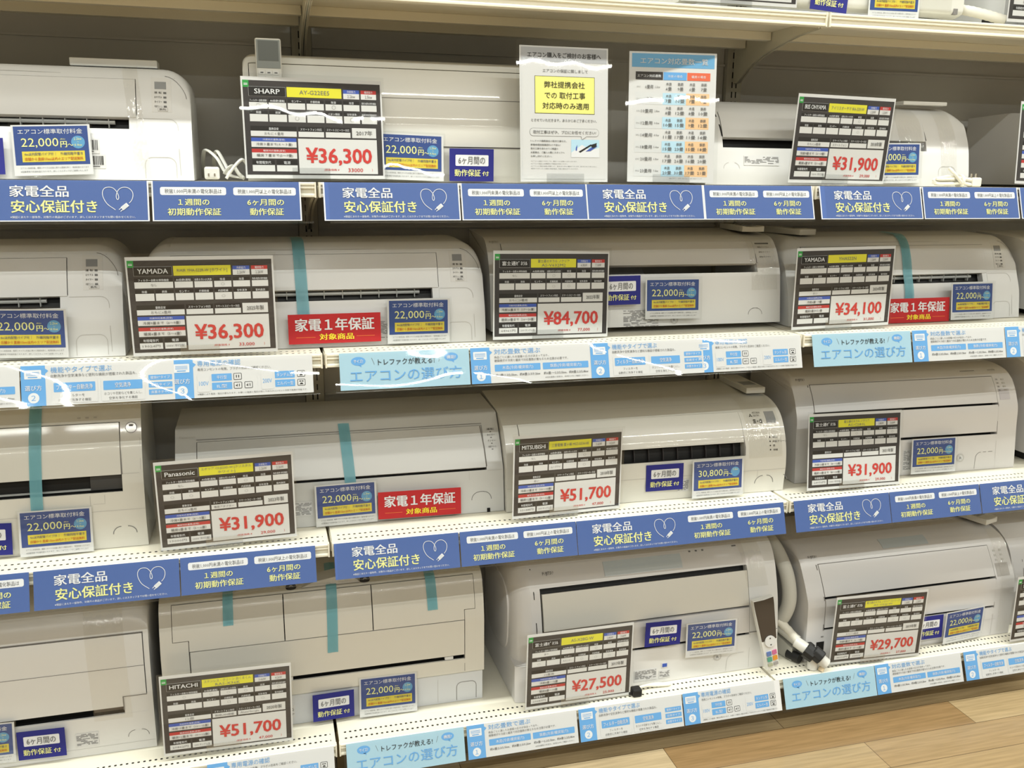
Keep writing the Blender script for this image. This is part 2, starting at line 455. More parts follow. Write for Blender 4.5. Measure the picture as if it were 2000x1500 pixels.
for b in range(4):
    m = MB(); zz = [.02, .48, .93, 1.38, 1.828, 2.35]
    for z0, z1 in zip(zz[:-1], zz[1:]):
        m.box(BAYS[b]+.026, BAYS[b]+1.174, DEPTH+.018, DEPTH+.030, z0, z1-.006, BACK)
        m.box(BAYS[b]+.026, BAYS[b]+1.174, DEPTH+.010, DEPTH+.030, z1-.006, z1, BACK)
    o = m.build('back_panel')
    tag(o, 'grey steel back panel closing the rear of the %s bay' % BAYN[b], 'panel', 'shelving back panels')

# ------------------------------------------------------------------ strips in the price rails
SW, SH = .2945, .083
def border(p):
    for q in ((0, 0, .010, 1), (.990, 0, 1, 1), (0, .975, 1, 1)): p.rect(*q, WHT)
def strip_heart(edge=False):
    p = Print(SW, SH); p.sheet(STRIP)
    if edge: border(p)
    p.text('家電全品', .138, .135, .495, .41, WHT, .018)
    p.text('安心保証付き', .145, .49, .67, .79, LEMON, .018)
    p.text('※保証にあたり一部条件、対象外の商品がございます。詳しくはスタッフまでお問い合わせください。', .138, .865, .91, .925, WHT, 0, res=1)
    hp = [(755, 1350), (705, 1315), (680, 1275), (675, 1240), (688, 1216), (715, 1208), (745, 1214), (768, 1238), (779, 1266), (776, 1283), (768, 1284), (763, 1268), (769, 1240), (788, 1217), (815, 1208), (845, 1213), (868, 1235), (872, 1262), (862, 1290), (845, 1308)]
    hp = [Vector((.705+(x-673)/200*.195, .165+(y-1208)/147*.575, 0)) for x, y in hp]
    p.line([(q.x, q.y) for q in spline(hp, 4)], .0012, WHT, 3)
    def plug(pts, mat, d): p.poly([(.845+a*.00135/SW, .64+b*.00135/SH) for a, b in pts], mat, d, True)
    c, s_ = math.cos(R(40)), math.sin(R(40))
    rotp = lambda pts: [(a*c+b*s_, -a*s_+b*c) for a, b in pts]
    plug(rotp([(-5.4, 3.0), (5.4, 3.0), (5.4, -3.0), (-5.4, -3.0)]), WHT, 4)
    plug(rotp([(-9.4, 2.2), (-5.4, 2.2), (-5.4, 1.2), (-9.4, 1.2)]), WHT, 4)
    plug(rotp([(-9.4, -1.2), (-5.4, -1.2), (-5.4, -2.2), (-9.4, -2.2)]), WHT, 4)
    plug(rotp([(-4.0, 2.0), (3.6, 2.0), (3.6, -2.0), (-4.0, -2.0)]), PLG, 5)
    return p.build('guarantee_strip')
def strip_weeks(edge=False):
    p = Print(SW, SH); p.sheet(STRIP)
    if edge: border(p)
    for u0, u1, t, a, b in ((.055, .49, '税抜1,000円未満の電化製品は', ('１週間の', .17, .375), ('初期動作保証', .10, .45)), (.538, .966, '税抜1,000円以上の電化製品は', ('6ヶ月間の', .63, .88), ('動作保証', .645, .875))):
        p.rrect(u0, .15, u1, .35, .004, WHT)
        p.text(t, u0+.03, .195, u1-.03, .315, INKG, .0, res=1)
        p.text(a[0], a[1], .45, a[2], .61, LEMON, .014)
        p.text(b[0], b[1], .68, b[2], .86, LEMON, .014)
    return p.build('guarantee_strip')
def guide_title():
    p = Print(SW, SH); p.sheet(SKY)
    for u, v, t in ((.142, .23, 'サイズ?'), (.857, .21, '機能?')):
        p.disc(u, v, .055, .118, MID); p.poly([(u-.005, v+.1), (u+.02, v+.09), (u+.022, v+.165)], MID)
        p.text(t, u-.035, v-.05, u+.035, v+.05, WHT, .01)
    p.line([(.243, .15), (.262, .33)], .0007, INKG); p.line([(.775, .15), (.757, .33)], .0007, INKG)
    p.text('トレファクが教える!', .29, .19, .725, .36, INK, .004)
    p.text('エアコンの選び方', .076, .46, .935, .80, MID, .004)
    return p.build('guide_strip')
def guide_tab(p, n):
    p.rect(0, 0, .155, 1, MID); p.poly([(.155, .08), (.176, .14), (.155, .21)], MID)
    p.rrect(.022, .11, .13, .33, .0015, WHT, 2)
    for v in (.16, .195, .23): p.rect(.034, v, .118, v+.012, MID, 3)
    p.rect(.045, .275, .105, .30, MID, 3)
    p.text('選び方', .024, .49, .130, .62, WHT, .004)
    p.disc(.077, .80, .036, .036*SW/SH, WHT, 2); p.text('１２３'[n-1], .062, .735, .090, .865, MID, .0)
def guide_rooms():
    p = Print(SW, SH); p.sheet(PAPER); guide_tab(p, 1)
    p.text('対応畳数で選ぶ', .19, .05, .57, .20, MID, 0)
    p.text('商品ごとに適したお部屋の広さが決まっており、', .19, .245, .64, .315, INKG, 0, res=1)
    p.text('建築様式や冷房と暖房で対応畳数が異なるため注意が必要です。', .19, .34, .80, .415, INKG, 0, res=1)
    for u0, u1, t, a in ((.19, .565, '木造(冷房/暖房能力)', '約6畳:2.2/2.5kw、約8畳:2.5/3.2kw'), (.585, .97, '鉄筋(冷房/暖房能力)', '約6畳:〜2.2/2.5kw、約8畳:2.2/2.8kw')):
        p.rrect(u0, .49, u1, .68, .0015, MID); p.text(t, u0+.06, .53, u1-.06, .645, WHT, 0, res=1)
        p.text(a, u0+.005, .745, u1-.005, .82, INKG, .008, res=1)
    p.text('※対応畳数の目安は、店内POPをご確認ください。', .60, .88, .965, .925, INKG, 0, res=1)
    return p.build('guide_strip')
def guide_types():
    p = Print(SW, SH); p.sheet(PAPER); guide_tab(p, 2)
    p.text('機能やタイプで選ぶ', .19, .05, .585, .20, MID, 0)
    p.text('自動洗浄や空気清浄など便利な機能が搭載された製品も。', .19, .235, .75, .315, INKG, 0, res=1)
    for u0, u1, t, a, b in ((.19, .49, 'フィルター自動洗浄', 'フィルターを', '自動的に洗浄する機能'), (.51, .80, '空気清浄', 'ホコリや花粉などを集じんし、', '空気を浄化する機能')):
        p.frame(u0, .39, u1, .96, .002, .0004, GLINE, PAPER)
        p.rrect(u0+.016, .45, u1-.016, .68, .0015, MID, 3)
        w = .013*len(t); c = (u0+u1)/2; p.text(t, c-w, .50, c+w, .63, WHT, .004, d=5)
        w = .0105*len(a); p.text(a, c-min(w, .125), .735, c+min(w, .125), .81, INKG, 0, res=1)
        w = .0105*len(b); p.text(b, c-min(w, .12), .85, c+min(w, .12), .925, INKG, 0, res=1)
    for v, t in ((.35, '壁掛けタイプ'), (.535, '窓用タイプ'), (.72, '床置きタイプ')):
        p.rrect(.825, v, .985, v+.135, .0012, MID); p.text(t, .84, v+.03, .97, v+.105, WHT, 0, res=1)
    return p.build('guide_strip')
def guide_power():
    p = Print(SW, SH); p.sheet(PAPER); guide_tab(p, 3)
    p.text('専用電源の確認', .185, .04, .485, .19, MID, 0)
    p.text('専用コンセントの有無、プラグの形状をご確認ください。', .185, .235, .70, .31, INKG, 0, res=1)
    for u0, u1, t in ((.18, .27, '100V'), (.625, .715, '200V')):
        p.frame(u0, .41, u1, .86, .003, .0004, GLINE, PAPER); p.text(t, u0+.012, .58, u1-.012, .69, MID, 0)
    p.rect(.60, .40, .602, .85, GLINE)
    def icon(u, v, kind):
        p.frame(u, v, u+.058, v+.175, .0022, .0012, INK, PAPER, 1)
        if kind == 0:
            p.rect(u+.018, v+.05, u+.024, v+.12, INK, 3); p.rect(u+.034, v+.05, u+.040, v+.12, INK, 3)
        elif kind == 1:
            p.rect(u+.014, v+.08, u+.026, v+.105, INK, 3); p.rect(u+.022, v+.05, u+.026, v+.12, INK, 3); p.rect(u+.036, v+.05, u+.041, v+.12, INK, 3)
        else:
            p.rect(u+.014, v+.045, u+.027, v+.07, INK, 3); p.rect(u+.031, v+.045, u+.044, v+.07, INK, 3)
            p.poly([(u+.016, v+.14), (u+.042, v+.14), (u+.036, v+.10), (u+.022, v+.10)], INK, 3)
    for v, t in ((.40, '平行型'), (.625, 'IL型')):
        p.rrect(.28, v, .42, v+.185, .0012, MID); p.text(t, .315, v+.045, .385, v+.14, WHT, 0, res=1)
    icon(.432, .40, 0); icon(.432, .63, 1); icon(.507, .63, 1)
    for v, t in ((.40, 'タンデム型'), (.625, 'エルバー型')):
        p.rrect(.725, v, .868, v+.185, .0012, MID); p.text(t, .738, v+.045, .855, v+.14, WHT, 0, res=1)
    icon(.885, .40, 2); icon(.885, .63, 2)
    p.text('※種類により電源・電圧が異なります。お使いの電源と電圧が同じであればコンセント交換で使用が可能です。', .18, .885, .955, .93, INKG, 0, res=1)
    return p.build('guide_strip')
STRIPS = {'A1': strip_heart(True), 'B1': strip_weeks(True), 'A': strip_heart(), 'B': strip_weeks(), '0': guide_title(), '1': guide_rooms(), '2': guide_types(), '3': guide_power()}
SUSED = set()
SDESC = {'A': 'blue guarantee strip with heart-shaped plug cord', 'B': 'blue guarantee strip with two white pill captions', '0': 'light blue guide title strip', '1': 'white guide strip numbered 1',
         '2': 'white guide strip numbered 2', '3': 'white guide strip numbered 3'}
rows = {1: [('B', -.783), ('A', -.483), ('B', -.183), ('A', .158), ('B', .456), ('A', .748), ('B', 1.043), ('A', 1.356), ('B', 1.655), ('A', 1.955)],
        2: [('1', -.757), ('2', -.460), ('3', -.173), ('0', .180), ('1', .478), ('2', .770), ('3', 1.044), ('0', 1.372), ('1', 1.672), ('2', 1.968)],
        3: [('B', -.783), ('A', -.480), ('B', -.183), ('A', .154), ('B', .452), ('A', .748), ('B', 1.034), ('A', 1.359), ('B', 1.656), ('A', 1.953)],
        4: [('3', -.158), ('0', .166), ('1', .468), ('2', .768), ('3', 1.066), ('0', 1.372), ('1', 1.669), ('2', 1.973)]}
TILT = {1: 17.0, 2: 15.5, 3: 18.0, 4: 20.0}
ORD = ['first', 'second', 'third', 'fourth', 'fifth', 'sixth']
for r, lst in rows.items():
    cnt = {}; tot = {}
    for k, x in lst: tot[k] = tot.get(k, 0)+1
    for i, (k, x) in enumerate(lst):
        sk = k+'1' if r == 1 else k; src = STRIPS[sk]
        o = src if sk not in SUSED else dup(src); SUSED.add(sk)
        t = R(TILT[r]); h = SH
        o.rotation_mode = 'YXZ'; o.rotation_euler = (-t, 0, 0)
        o.location = (x, -.0035-h*math.sin(t)-.0006*(i % 2), Z[r]+.0005-h*math.cos(t))
        n = cnt.get(k, 0); cnt[k] = n+1
        lab = SDESC[k] + ', %s shelf' % ROWN[r]
        if tot[k] > 1: lab += ', %s from left' % ORD[n]
        tag(o, lab, 'sign', 'strips in the %s price rail' % ROWN[r])
HOLD = {}
def holder(r, b, x0, x1):
    root = empty('strip_holder', (x0, 0, Z[r]))
    t = R(TILT[r]); h = .088
    root.rotation_mode = 'YXZ'; root.rotation_euler = (-t, 0, 0)
    root.location = (x0, -.0050-h*math.sin(t), Z[r]+.002-h*math.cos(t))
    W = x1-x0
    clear_sheet('clear_cover', W, h, FILM, root, y=-.0022, x0=0, amp={1: .00015, 2: .0007, 3: .0005, 4: .0004}[r], nx=60, nz=8, seed=r*10+b)
    m = MB(); m.box(0, W, -.0044, .003, -.0014, .0008, ACRYL); m.build('bottom_edge', root)
    tag(root, 'clear plastic strip holder along the %s shelf edge, %s bay' % (ROWN[r], BAYN[b]), 'holder', 'clear strip holders')
for r in (1, 2, 3, 4):
    for b in range(3):
        holder(r, b, BAYS[b]+(.022 if r < 3 else .012), BAYS[b]+1.2-(.012 if r < 3 else .006))

# ------------------------------------------------------------------ cards
def place(o, pose):
    x, y, z, yw, tl, rl = pose
    o.location = (x, y, z); o.rotation_mode = 'YXZ'; o.rotation_euler = (-R(tl), R(rl), R(yw))
A4W, A4H = .297, .210
LA = ['フィルター自動お掃除機能', 'AI自動運転', '自動お手入れ洗浄', '除湿', '加湿', '換気/給気/排気機能']
LB = ['除菌', '脱臭', 'センサー', '衣類乾燥', '内部乾燥', '空気清浄', '室内換気']
LA7 = ['フィルター自動清掃', 'AI自動運転', 'センサー', '衣類乾燥', '除湿', '加湿', '換気/給気/排気機能']
LB7 = ['除菌', '脱臭', '内部乾燥', 'PM2.5対応', 'イオン機能', '空気清浄', '自動再起動設定']
CU = [(.05, .175), (.185, .307), (.318, .440), (.451, .573), (.585, .703), (.715, .832), (.845, .958)]
def price_card(d, pose, shelf_z, label):
    root = empty('price_card', (0, 0, 0)); place(root, pose)
    p = Print(A4W, A4H); p.sheet(PAPER, .0006)
    p.rect(.012, .036, .988, .964, CARD)
    p.rect(.012, .036, .054, .105, GRN, 2); p.rect(.020, .066, .046, .070, WHT, 3); p.rect(.020, .076, .046, .084, WHT, 3)
    p.rect(.05, .097, .307, .190, PLG, 2); p.rect(.0513, .0988, .3057, .1882, CARDB, 3)
    b = d['brand']; wj = min(.105, .0135*len(b)+.02)
    p.text(b, .178-wj, .118, .178+wj, .166, WHT, .012, d=5)
    p.rect(.315, .092, .704, .190, YEL, 2)
    ml = d['model']
    if len(ml) == 1: 
        w = min(.17, .0085*len(ml[0])+.03); p.text(ml[0], .51-w, .120, .51+w, .160, INKG, .0, d=4)
    else:
        for q, (v0, v1) in zip(ml, ((.100, .136), (.148, .180))):
            w = min(.18, .0105*len(q)+.01); p.text(q, .51-w, v0, .51+w, v1, INKG, 0, d=4, res=1)
    for u0, u1, hm, t, val in ((.717, .833, BLU, '冷房能力', d['kw'][0]), (.845, .958, REDB, '暖房能力', d['kw'][1])):
        p.rect(u0, .100, u1, .138, hm, 2); p.rect(u0, .138, u1, .192, CELL, 2)
        p.text(t, u0+.027, .106, u1-.027, .132, WHT, 0, d=4, res=1); p.text(val, u0+.03, .150, u1-.03, .180, INKG, 0, d=4, res=1)
    seven = d.get('seven'); la = LA7 if seven else LA; lb = LB7 if seven else LB
    ua = CU if seven else [(.05, .307)] + CU[2:]
    for row, (labs, us, lv, c0, c1, marks) in enumerate(((la, ua, .222, .250, .312, d['A']), (lb, CU, .338, .366, .438, d['B']))):
        for i, (t, (u0, u1)) in enumerate(zip(labs, us)):
            p.rect(u0, lv-.010, u1, c0, CARDB, 2); p.rect(u0, c0, u1, c1, CELL, 2)
            w = min((u1-u0)*.47, .0085*len(t)); c = (u0+u1)/2
            p.text(t, c-w, lv-.002, c+w, lv+.022, WHT, 0, d=4, res=1)
            mk = marks.get(i)
            if mk == 'o': p.ring(c, (c0+c1)/2, .0042 if seven else .0030, .0006, INKG, 4)
            elif mk: p.text(mk, c-min(.008*len(mk)+.004, .05), (c0+c1)/2-.013, c+min(.008*len(mk)+.004, .05), (c0+c1)/2+.013, INKG, 0, d=4, res=1)
    for u0, u1, t, val in ((.05, .370, '畳数目安', d['size']), (.383, .565, 'スマートフォン対応', d.get('phone', '')), (.578, .757, 'スマートスピーカー対応', d.get('spk', ''))):
        p.rect(u0, .482, u1, .530, CARDB, 2); p.rect(u0, .530, u1, .583, CELL, 2)
        c = (u0+u1)/2; w = min((u1-u0)*.46, .0085*len(t)); p.text(t, c-w, .495, c+w, .521, WHT, 0, d=4, res=1)
        if val: w = min((u1-u0)*.40, .011*len(val)); p.text(val, c-w, .542, c+w, .572, INKG, 0, d=4, res=1)
    p.rect(.769, .482, .947, .583, CELL, 2); p.text(d['year'], .80, .508, .918, .556, INKG, .012, d=4)
    for v0, v1, v2, hm, t, val in ((.598, .635, .690, BLU, '冷房対応畳数(目安)', d['cool']), (.708, .745, .802, REDB, '暖房対応畳数(目安)', d['heat'])):
        p.rect(.05, v0, .365, v1, hm, 2); p.rect(.05, v1, .365, v2, CELL, 2)
        p.text(t, .13, v0+.007, .285, v1-.007, WHT, 0, d=4, res=1)
        w = min(.14, .0105*len(val)); p.text(val, .21-w, v1+.012, .21+w, v2-.012, INKG, .004, d=4, res=1)
    for u0, u1, t, val in ((.05, .205, '年間電気代', d.get('cost', '')), (.219, .365, '電源', d.get('plug', ''))):
        p.rect(u0, .816, u1, .868, CARDB, 2); p.rect(u0, .868, u1, .930, CELL, 2)
        c = (u0+u1)/2; w = .0095*len(t)+.004; p.text(t, c-w, .828, c+w, .858, WHT, .004, d=4, res=1)
        if val: w = .0095*len(val)+.004; p.text(val, c-min(w, .06), .886, c+min(w, .06), .913, INKG, 0, d=4, res=1)
    p.rect(.377, .600, .949, .950, CELL, 2)
    p.text(d['price'], .432, .690, .905, .865, PRICE, .024, d=4)
    p.text('(税抜価格 ¥', .555, .898, .665, .925, PRICE, .0, d=4, res=1)
    p.text(d['net'], .730, .892, .838, .930, PRICE, .006, d=4); p.text(')', .905, .892, .911, .926, PRICE, 0, d=4, res=1)
    o = p.build('card_sheet', root)
    clear_sheet('clear_sleeve', A4W+.010, A4H+.012, SLEEVE, root, y=-.0024, z0=-.005, amp=.0003, nx=18, nz=12, seed=int(abs(pose[0])*1000))
    m = MB(); m.box(-.012-.04, -.012+.04, -.0075, -.0062, -.006, .022, ACRYL); m.box(-.052, .028, -.0062, .012, -.0062, -.0050, ACRYL)
    m.build('clear_clip', root)
    tag(root, label, 'price card', 'charcoal price cards')
    return root
def D(brand, model, kw, A, B, size, year, cool, heat, price, net, **k):
    return dict(brand=brand, model=model, kw=kw, A=A, B=B, size=size, year=year, cool=cool, heat=heat, price=price, net=net, **k)
FJ = '富士通ｾﾞﾈﾗﾙ'
CARDS = [
 (D('SHARP', ['AY-G22EE5'], ('2.2kw', '2.5kw'), {0: 'o', 4: 'o'}, {2: 'o', 4: 'o', 5: 'o'}, 'おもに６畳用', '2017年', '冷房９畳まで(６〜９畳)', '暖房７畳まで(5〜7畳)', '¥36,300', '33000', seven=True),
  (0.003, .050, 1.5035, 3.1, 5.9, -.1), 'price card reading ¥36,300 and 2017年, on the upper shelf'),
 (D('IRIS OHYAMA', ['アイリスオーヤマ IRA-2201W'], ('2.2kW', '2.2kW'), {3: '◯'}, {4: '◯'}, 'おもに6畳用', '2018年製', '冷房9畳まで（6〜9畳）', '暖房6畳まで（5〜6畳）', '¥31,900', '29,000', plug='100V 平行型', phone='スマートフォン'),
  (1.286, .037, 1.5035, 5.8, -4.2, .4), 'price card reading ¥31,900 and 2018年製, leaning on the upper shelf'),
 (D('YAMADA', ['RIAIR YHA-S22R-W [ホワイト]'], ('2.2kW', '2.2kW'), {0: 'なし', 3: '◯'}, {4: '◯'}, 'おもに6畳用', '2025年製', '冷房9畳まで（6〜9畳）', '暖房6畳まで（5〜6畳）', '¥36,300', '33,000', cost='19024円', plug='100V 平行型'),
  (-.246, .016, 1.1326, -2.2, -1.3, -.3), 'price card reading ¥36,300 and 2025年製, on the second shelf'),
 (D(FJ, ['富士通ゼネラル ノクリア', 'AS-V632M2'], ('6.3kW', '7.1kW'), {0: 'なし', 2: '◯', 3: '◯'}, {3: '◯', 4: '◯'}, 'おもに20畳用', '2022年製', '冷房26畳まで（17〜26畳）', '暖房20畳まで（16〜20畳）', '¥84,700', '77,000', cost='64961円', plug='200V タンデム型'),
  (.546, .056, 1.1310, 3.6, 3.2, 1.0), 'price card reading ¥84,700 and 2022年製'),
 (D('YAMADA', ['YHAS22N'], ('2.2kW', '2.2kW'), {}, {}, 'めい', '2024年製', '冷房6畳〜9畳', '暖房5畳から6畳', '¥34,100', '31,000'),
  (1.341, .044, 1.1330, 1.3, -.4, -.6), 'price card reading ¥34,100 and 2024年製'),
 (D('Panasonic', ['エオリア CS-J223D-W [クリスタル', 'ホワイト]'], ('2.2kW', '2.2kW'), {0: 'なし', 3: '◯'}, {0: '◯', 1: '◯', 4: '◯'}, 'おもに6畳用', '2023年製', '冷房9畳まで（6〜9畳）', '暖房6畳まで（5〜6畳）', '¥31,900', '29,000', cost='19000円', plug='100V 平行型', phone='専用アダプター'),
  (-.223, .031, .6870, 1.8, -2.5, -.5), 'price card reading ¥31,900 and 2023年製, on the third shelf'),
 (D('MITSUBISHI', ['三菱電機 霧ヶ峰 MSZ-GE3618S'], ('3.6kW', '4.2kW'), {0: 'なし', 3: '◯'}, {2: 'ムーブアイ', 4: '◯'}, 'めい', '2018年製', '冷房15畳まで（10〜15畳）', '暖房12畳まで（9〜12畳）', '¥51,700', '47,000', cost='33188円', plug='200V タンデム型'),
  (.590, .035, .6840, 5.7, 2.1, 1.4), 'price card reading ¥51,700 and 2018年製, on the third shelf'),
 (D(FJ, ['富士通ゼネラル ノクリア', 'AS-C281L'], ('2.8kW', '3.6kW'), {0: 'なし', 2: '◯', 3: '◯', 5: '◯'}, {4: '◯'}, '', '2021年製', '冷房12畳まで（8〜12畳）', '暖房10畳まで（8〜10畳）', '¥31,900', '29,000', cost='24976円', plug='100V 平行型'),
  (1.427, .040, .6830, .9, 7.3, 1.0), 'price card reading ¥31,900 and 2021年製, on the third shelf, right bay'),
 (D('HITACHI', ['ステンレス・クリーン 白くまくん', 'RAS-X36K'], ('3.6kW', '4.2kW'), {0: '◯', 1: '◯', 2: '◯', 3: '◯', 5: '◯'}, {3: '◯', 4: '◯', 5: '◯'}, '12畳', '2020年製', '冷房15畳まで（10〜15畳）', '暖房12畳まで（9〜12畳）', '¥51,700', '47,000', cost='29862円', plug='200V タンデム型', phone='無線LAN搭載', spk='Alexa/Google'),
  (-.254, .030, .1640, -.4, -.9, .8), 'price card reading ¥51,700 and 2020年製, on the bottom shelf'),
 (D(FJ, ['AS-X28G-W'], ('2.8kW', '3.6kW'), {0: 'あり', 2: '◯', 3: '◯', 5: '◯'}, {0: '◯', 2: '人センサー', 3: '◯', 4: '◯', 5: '◯'}, '10畳用', '2017年製', '冷房8畳〜12畳', '暖房8畳〜10畳', '¥27,500', '25,000', cost='20087円'),
  (.629, .018, .1580, 2.0, .9, 1.2), 'price card reading ¥27,500 and 2017年製, on the bottom shelf'),
 (D(FJ, ['富士通ゼネラル ノクリア Cシリーズ', 'AS-C22J-W'], ('2.2kW', '2.2kW'), {3: '◯'}, {0: '◯', 1: '◯', 4: '◯', 5: '◯'}, 'おもに6畳用', '2019年製', '冷房9畳まで（6〜9畳）', '暖房6畳まで（5〜6畳）', '¥29,700', '27,000', cost='18000円', plug='100V'),
  (1.532, .012, .1580, -1.6, -1.1, 1.0), 'price card reading ¥29,700 and 2019年製, on the bottom shelf'),
 (D(FJ, ['AS-C221L'], ('2.2kW', '2.2kW'), {}, {}, 'おもに6畳用', '2020年製', '冷房9畳まで', '暖房6畳まで', '¥31,900', '29,000'),
  (1.948, .0, 1.5035, -1.1, 5.1, 1.4), 'price card cut off by the right picture edge on the upper shelf'),
 (D(FJ, ['AS-C221L'], ('2.2kW', '2.2kW'), {}, {}, 'おもに6畳用', '2020年製', '冷房9畳まで', '暖房6畳まで', '¥31,900', '29,000'),
  (2.144, .0, .1600, -.2, -.1, -.5), 'price card cut off by the right picture edge on the bottom shelf'),
 (D('SHARP', ['AY-J22H'], ('2.2kW', '2.5kW'), {}, {}, 'おもに6畳用', '2018年製', '冷房9畳まで', '暖房7畳まで', '¥33,000', '30,000'),
  (.968, .005, 1.9040, 0, 0, 0), 'price card on the topmost shelf showing only its bottom edge, middle bay'),
 (D(FJ, ['AS-C221L'], ('2.2kW', '2.2kW'), {}, {}, 'おもに6畳用', '2020年製', '冷房9畳まで', '暖房6畳まで', '¥31,900', '29,000'),
  (1.861, .005, 1.9040, 0, 0, 0), 'price card on the topmost shelf cut by the top right picture corner'),
]
for d, pose, lab in CARDS: price_card(d, pose, 0, lab)

def fee_card(price='22,000', rng=('2.2kw', '〜', '4.0kw')):
    W, H = .148, .1025
    root = empty('fee_card', (0, 0, 0))
    p = Print(W, H); p.sheet(PAPER, .0006)
    p.rect(.028, .03, .968, .795, FEE)
    p.text('エアコン標準取付料金', .082, .085, .900, .185, WHT, .0)
    p.text(price, .115, .265, .585, .46, LEMON, .0); p.text('円', .610, .335, .690, .455, LEMON, .02); p.text('〜', .70, .385, .775, .425, LEMON, .0)
    p.text('(税込)', .61, .275, .675, .31, LEMON, 0, res=1)
    p.disc(.835, .355, .088, .088*W/H, DISC, 2)
    p.text(rng[0], .785, .265, .885, .315, LEMON, 0, d=4, res=1)
    if rng[2]: p.text(rng[1], .82, .345, .85, .36, LEMON, 0, d=4, res=1); p.text(rng[2], .785, .385, .885, .435, LEMON, 0, d=4, res=1)
    p.rect(.115, .525, .910, .735, FEEY, 2)
    p.text('4m以内配管パイプ付', .145, .55, .51, .61, INKG, .004, d=4, res=1); p.text('外機同階平置き', .60, .55, .885, .61, INKG, .004, d=4, res=1)
    p.rect(.535, .55, .538, .615, INKG, 3)
    p.text('店舗から直線15km以内のエリア配送無料', .145, .645, .885, .71, ORNG, .004, d=4, res=1)
    p.text('エアコン本体料金、標準リサイクル料金に関する費用を除く、販売料金となります', .08, .835, .945, .87, INKG, 0, res=1)
    p.text('※設置環境で別途料金になります。詳しくはスタッフがご説明いたします', .08, .905, .93, .94, INKG, 0, res=1)
    p.build('card_sheet', root)
    clear_sheet('clear_sleeve', W+.008, H+.008, SLEEVE, root, y=-.002, z0=-.004, amp=.0002, nx=10, nz=6, seed=3)
    return root
FEES = [((-.521, .066, 1.5059, -1.1, 12.0, -2.1), 'left bay of the upper shelf, beside barcode stickers'),
 ((.213, .075, 1.5020, -.3, 8, 1.5), 'upper shelf, just right of the ¥36,300 card'),
 ((1.499, .088, 1.5048, -.2, 4.2, -1.0), 'upper shelf, half hidden behind the leaning ¥31,900 card'),
 ((-.600, .052, 1.1322, .8, 0, 1.7), 'second shelf, cut by the left picture edge'),
 ((.224, .064, 1.1304, 3.3, 3, .8), 'second shelf, right of the red tag on the middle unit'),
 ((.888, .107, 1.1603, -4.2, 5.2, -.1), 'second shelf, right of the ¥84,700 card'),
 ((1.809, .104, 1.1311, 2.5, 6.9, .3), 'second shelf, right of the red tag in the right bay'),
 ((-.593, .072, .6818, 3.5, 5, 1.4), 'third shelf, on the cream unit cut by the left edge'),
 ((.048, .102, .6807, .6, 5.3, -.4), 'third shelf, left of the red tag'),
 ((1.022, .060, .6833, -1.1, 4, -.2), 'third shelf, reading 30,800円'),
 ((1.727, .090, .6860, -1.9, 5.6, -.1), 'third shelf, right of the ¥31,900 card of 2021年製'),
 ((-.806, .088, .1741, 2.3, 0, 3), 'bottom shelf, cut by the lower left picture corner'),
 ((.137, .090, .1560, .3, 8.7, 1.2), 'bottom shelf, left half, right of a navy tag'),
 ((1.026, .050, .2223, -4.0, -.1, -1.1), 'bottom shelf, left of the brown remote'),
 ((1.863, .046, .1579, 5, -1, 0), 'bottom shelf, right of the ¥29,700 card'),
 ((1.441, .085, 1.9060, 0, 0, -1), 'topmost shelf, showing only its lower half')]
f0 = fee_card(); f1 = fee_card('30,800', ('5.0kw', '〜', '')); fu = False
for i, (pose, where) in enumerate(FEES):
    if i == 9: o = f1
    else: o = f0 if not fu else dup(f0); fu = True
    place(o, pose); tag(o, 'blue installation fee card, ' + where, 'card', 'blue installation fee cards')

def navy_tag():
    p = Print(.1035, .0725); p.sheet(NAVY)
    p.rrect(.135, .19, .88, .53, .0022, WHT); p.text('6ヶ月間の', .20, .245, .80, .475, INKG, .012)
    p.text('動作保証', .115, .635, .70, .85, LEMON, .012); p.text('付', .74, .69, .89, .83, LEMON, .012)
    return p.build('warranty_tag')
NAVYS = [((.354, .082, 1.5006, -1, 0, .2), 'on the upper shelf, left of the tall white notice'),
 ((.747, .111, 1.1995, 0, 4.3, -.5), 'on the second shelf, half behind the ¥84,700 card'),
 ((-.736, .080, .6893, 0, 3, 2.5), 'on the third shelf, cut by the left picture edge'),
 ((.875, .079, .7067, -3.6, 0, -.8), 'on the third shelf, left of the 30,800円 card'),
 ((-.675, .090, .1700, -2.1, 1.2, .3), 'on the bottom shelf, in the lower left picture corner'),
 ((-.002, .091, .1635, 2.9, 3, .7), 'on the bottom shelf, right of the ¥51,700 card'),
 ((.879, .052, .2702, -1.4, -1, .7), 'on the bottom shelf, right of the ¥27,500 card'),
 ((1.736, .045, .1795, 0, 2, -.2), 'on the bottom shelf, half behind the ¥29,700 card'),
 ((-.663, .064, 1.5060, .5, 10, -.5), 'on the upper shelf, cut by the left picture edge'),
 ((1.255, .088, 1.917, 0, 0, 3.5), 'on the topmost shelf, showing only its lower edge')]
n0 = navy_tag()
for i, (pose, where) in enumerate(NAVYS):
    o = n0 if i == 0 else dup(n0); place(o, pose); tag(o, 'navy six-month warranty tag ' + where, 'tag', 'navy warranty tags')
def red_tag():
    p = Print(.208, .067); p.sheet(RED)
    p.text('家電１年保証', .075, .15, .925, .57, WHT, .026); p.text('対象商品', .33, .67, .70, .88, TAGY, .022)
    p.rect(.08, .775, .285, .79, TAGO, 2); p.rect(.73, .775, .93, .79, TAGO, 2)
    return p.build('warranty_tag')
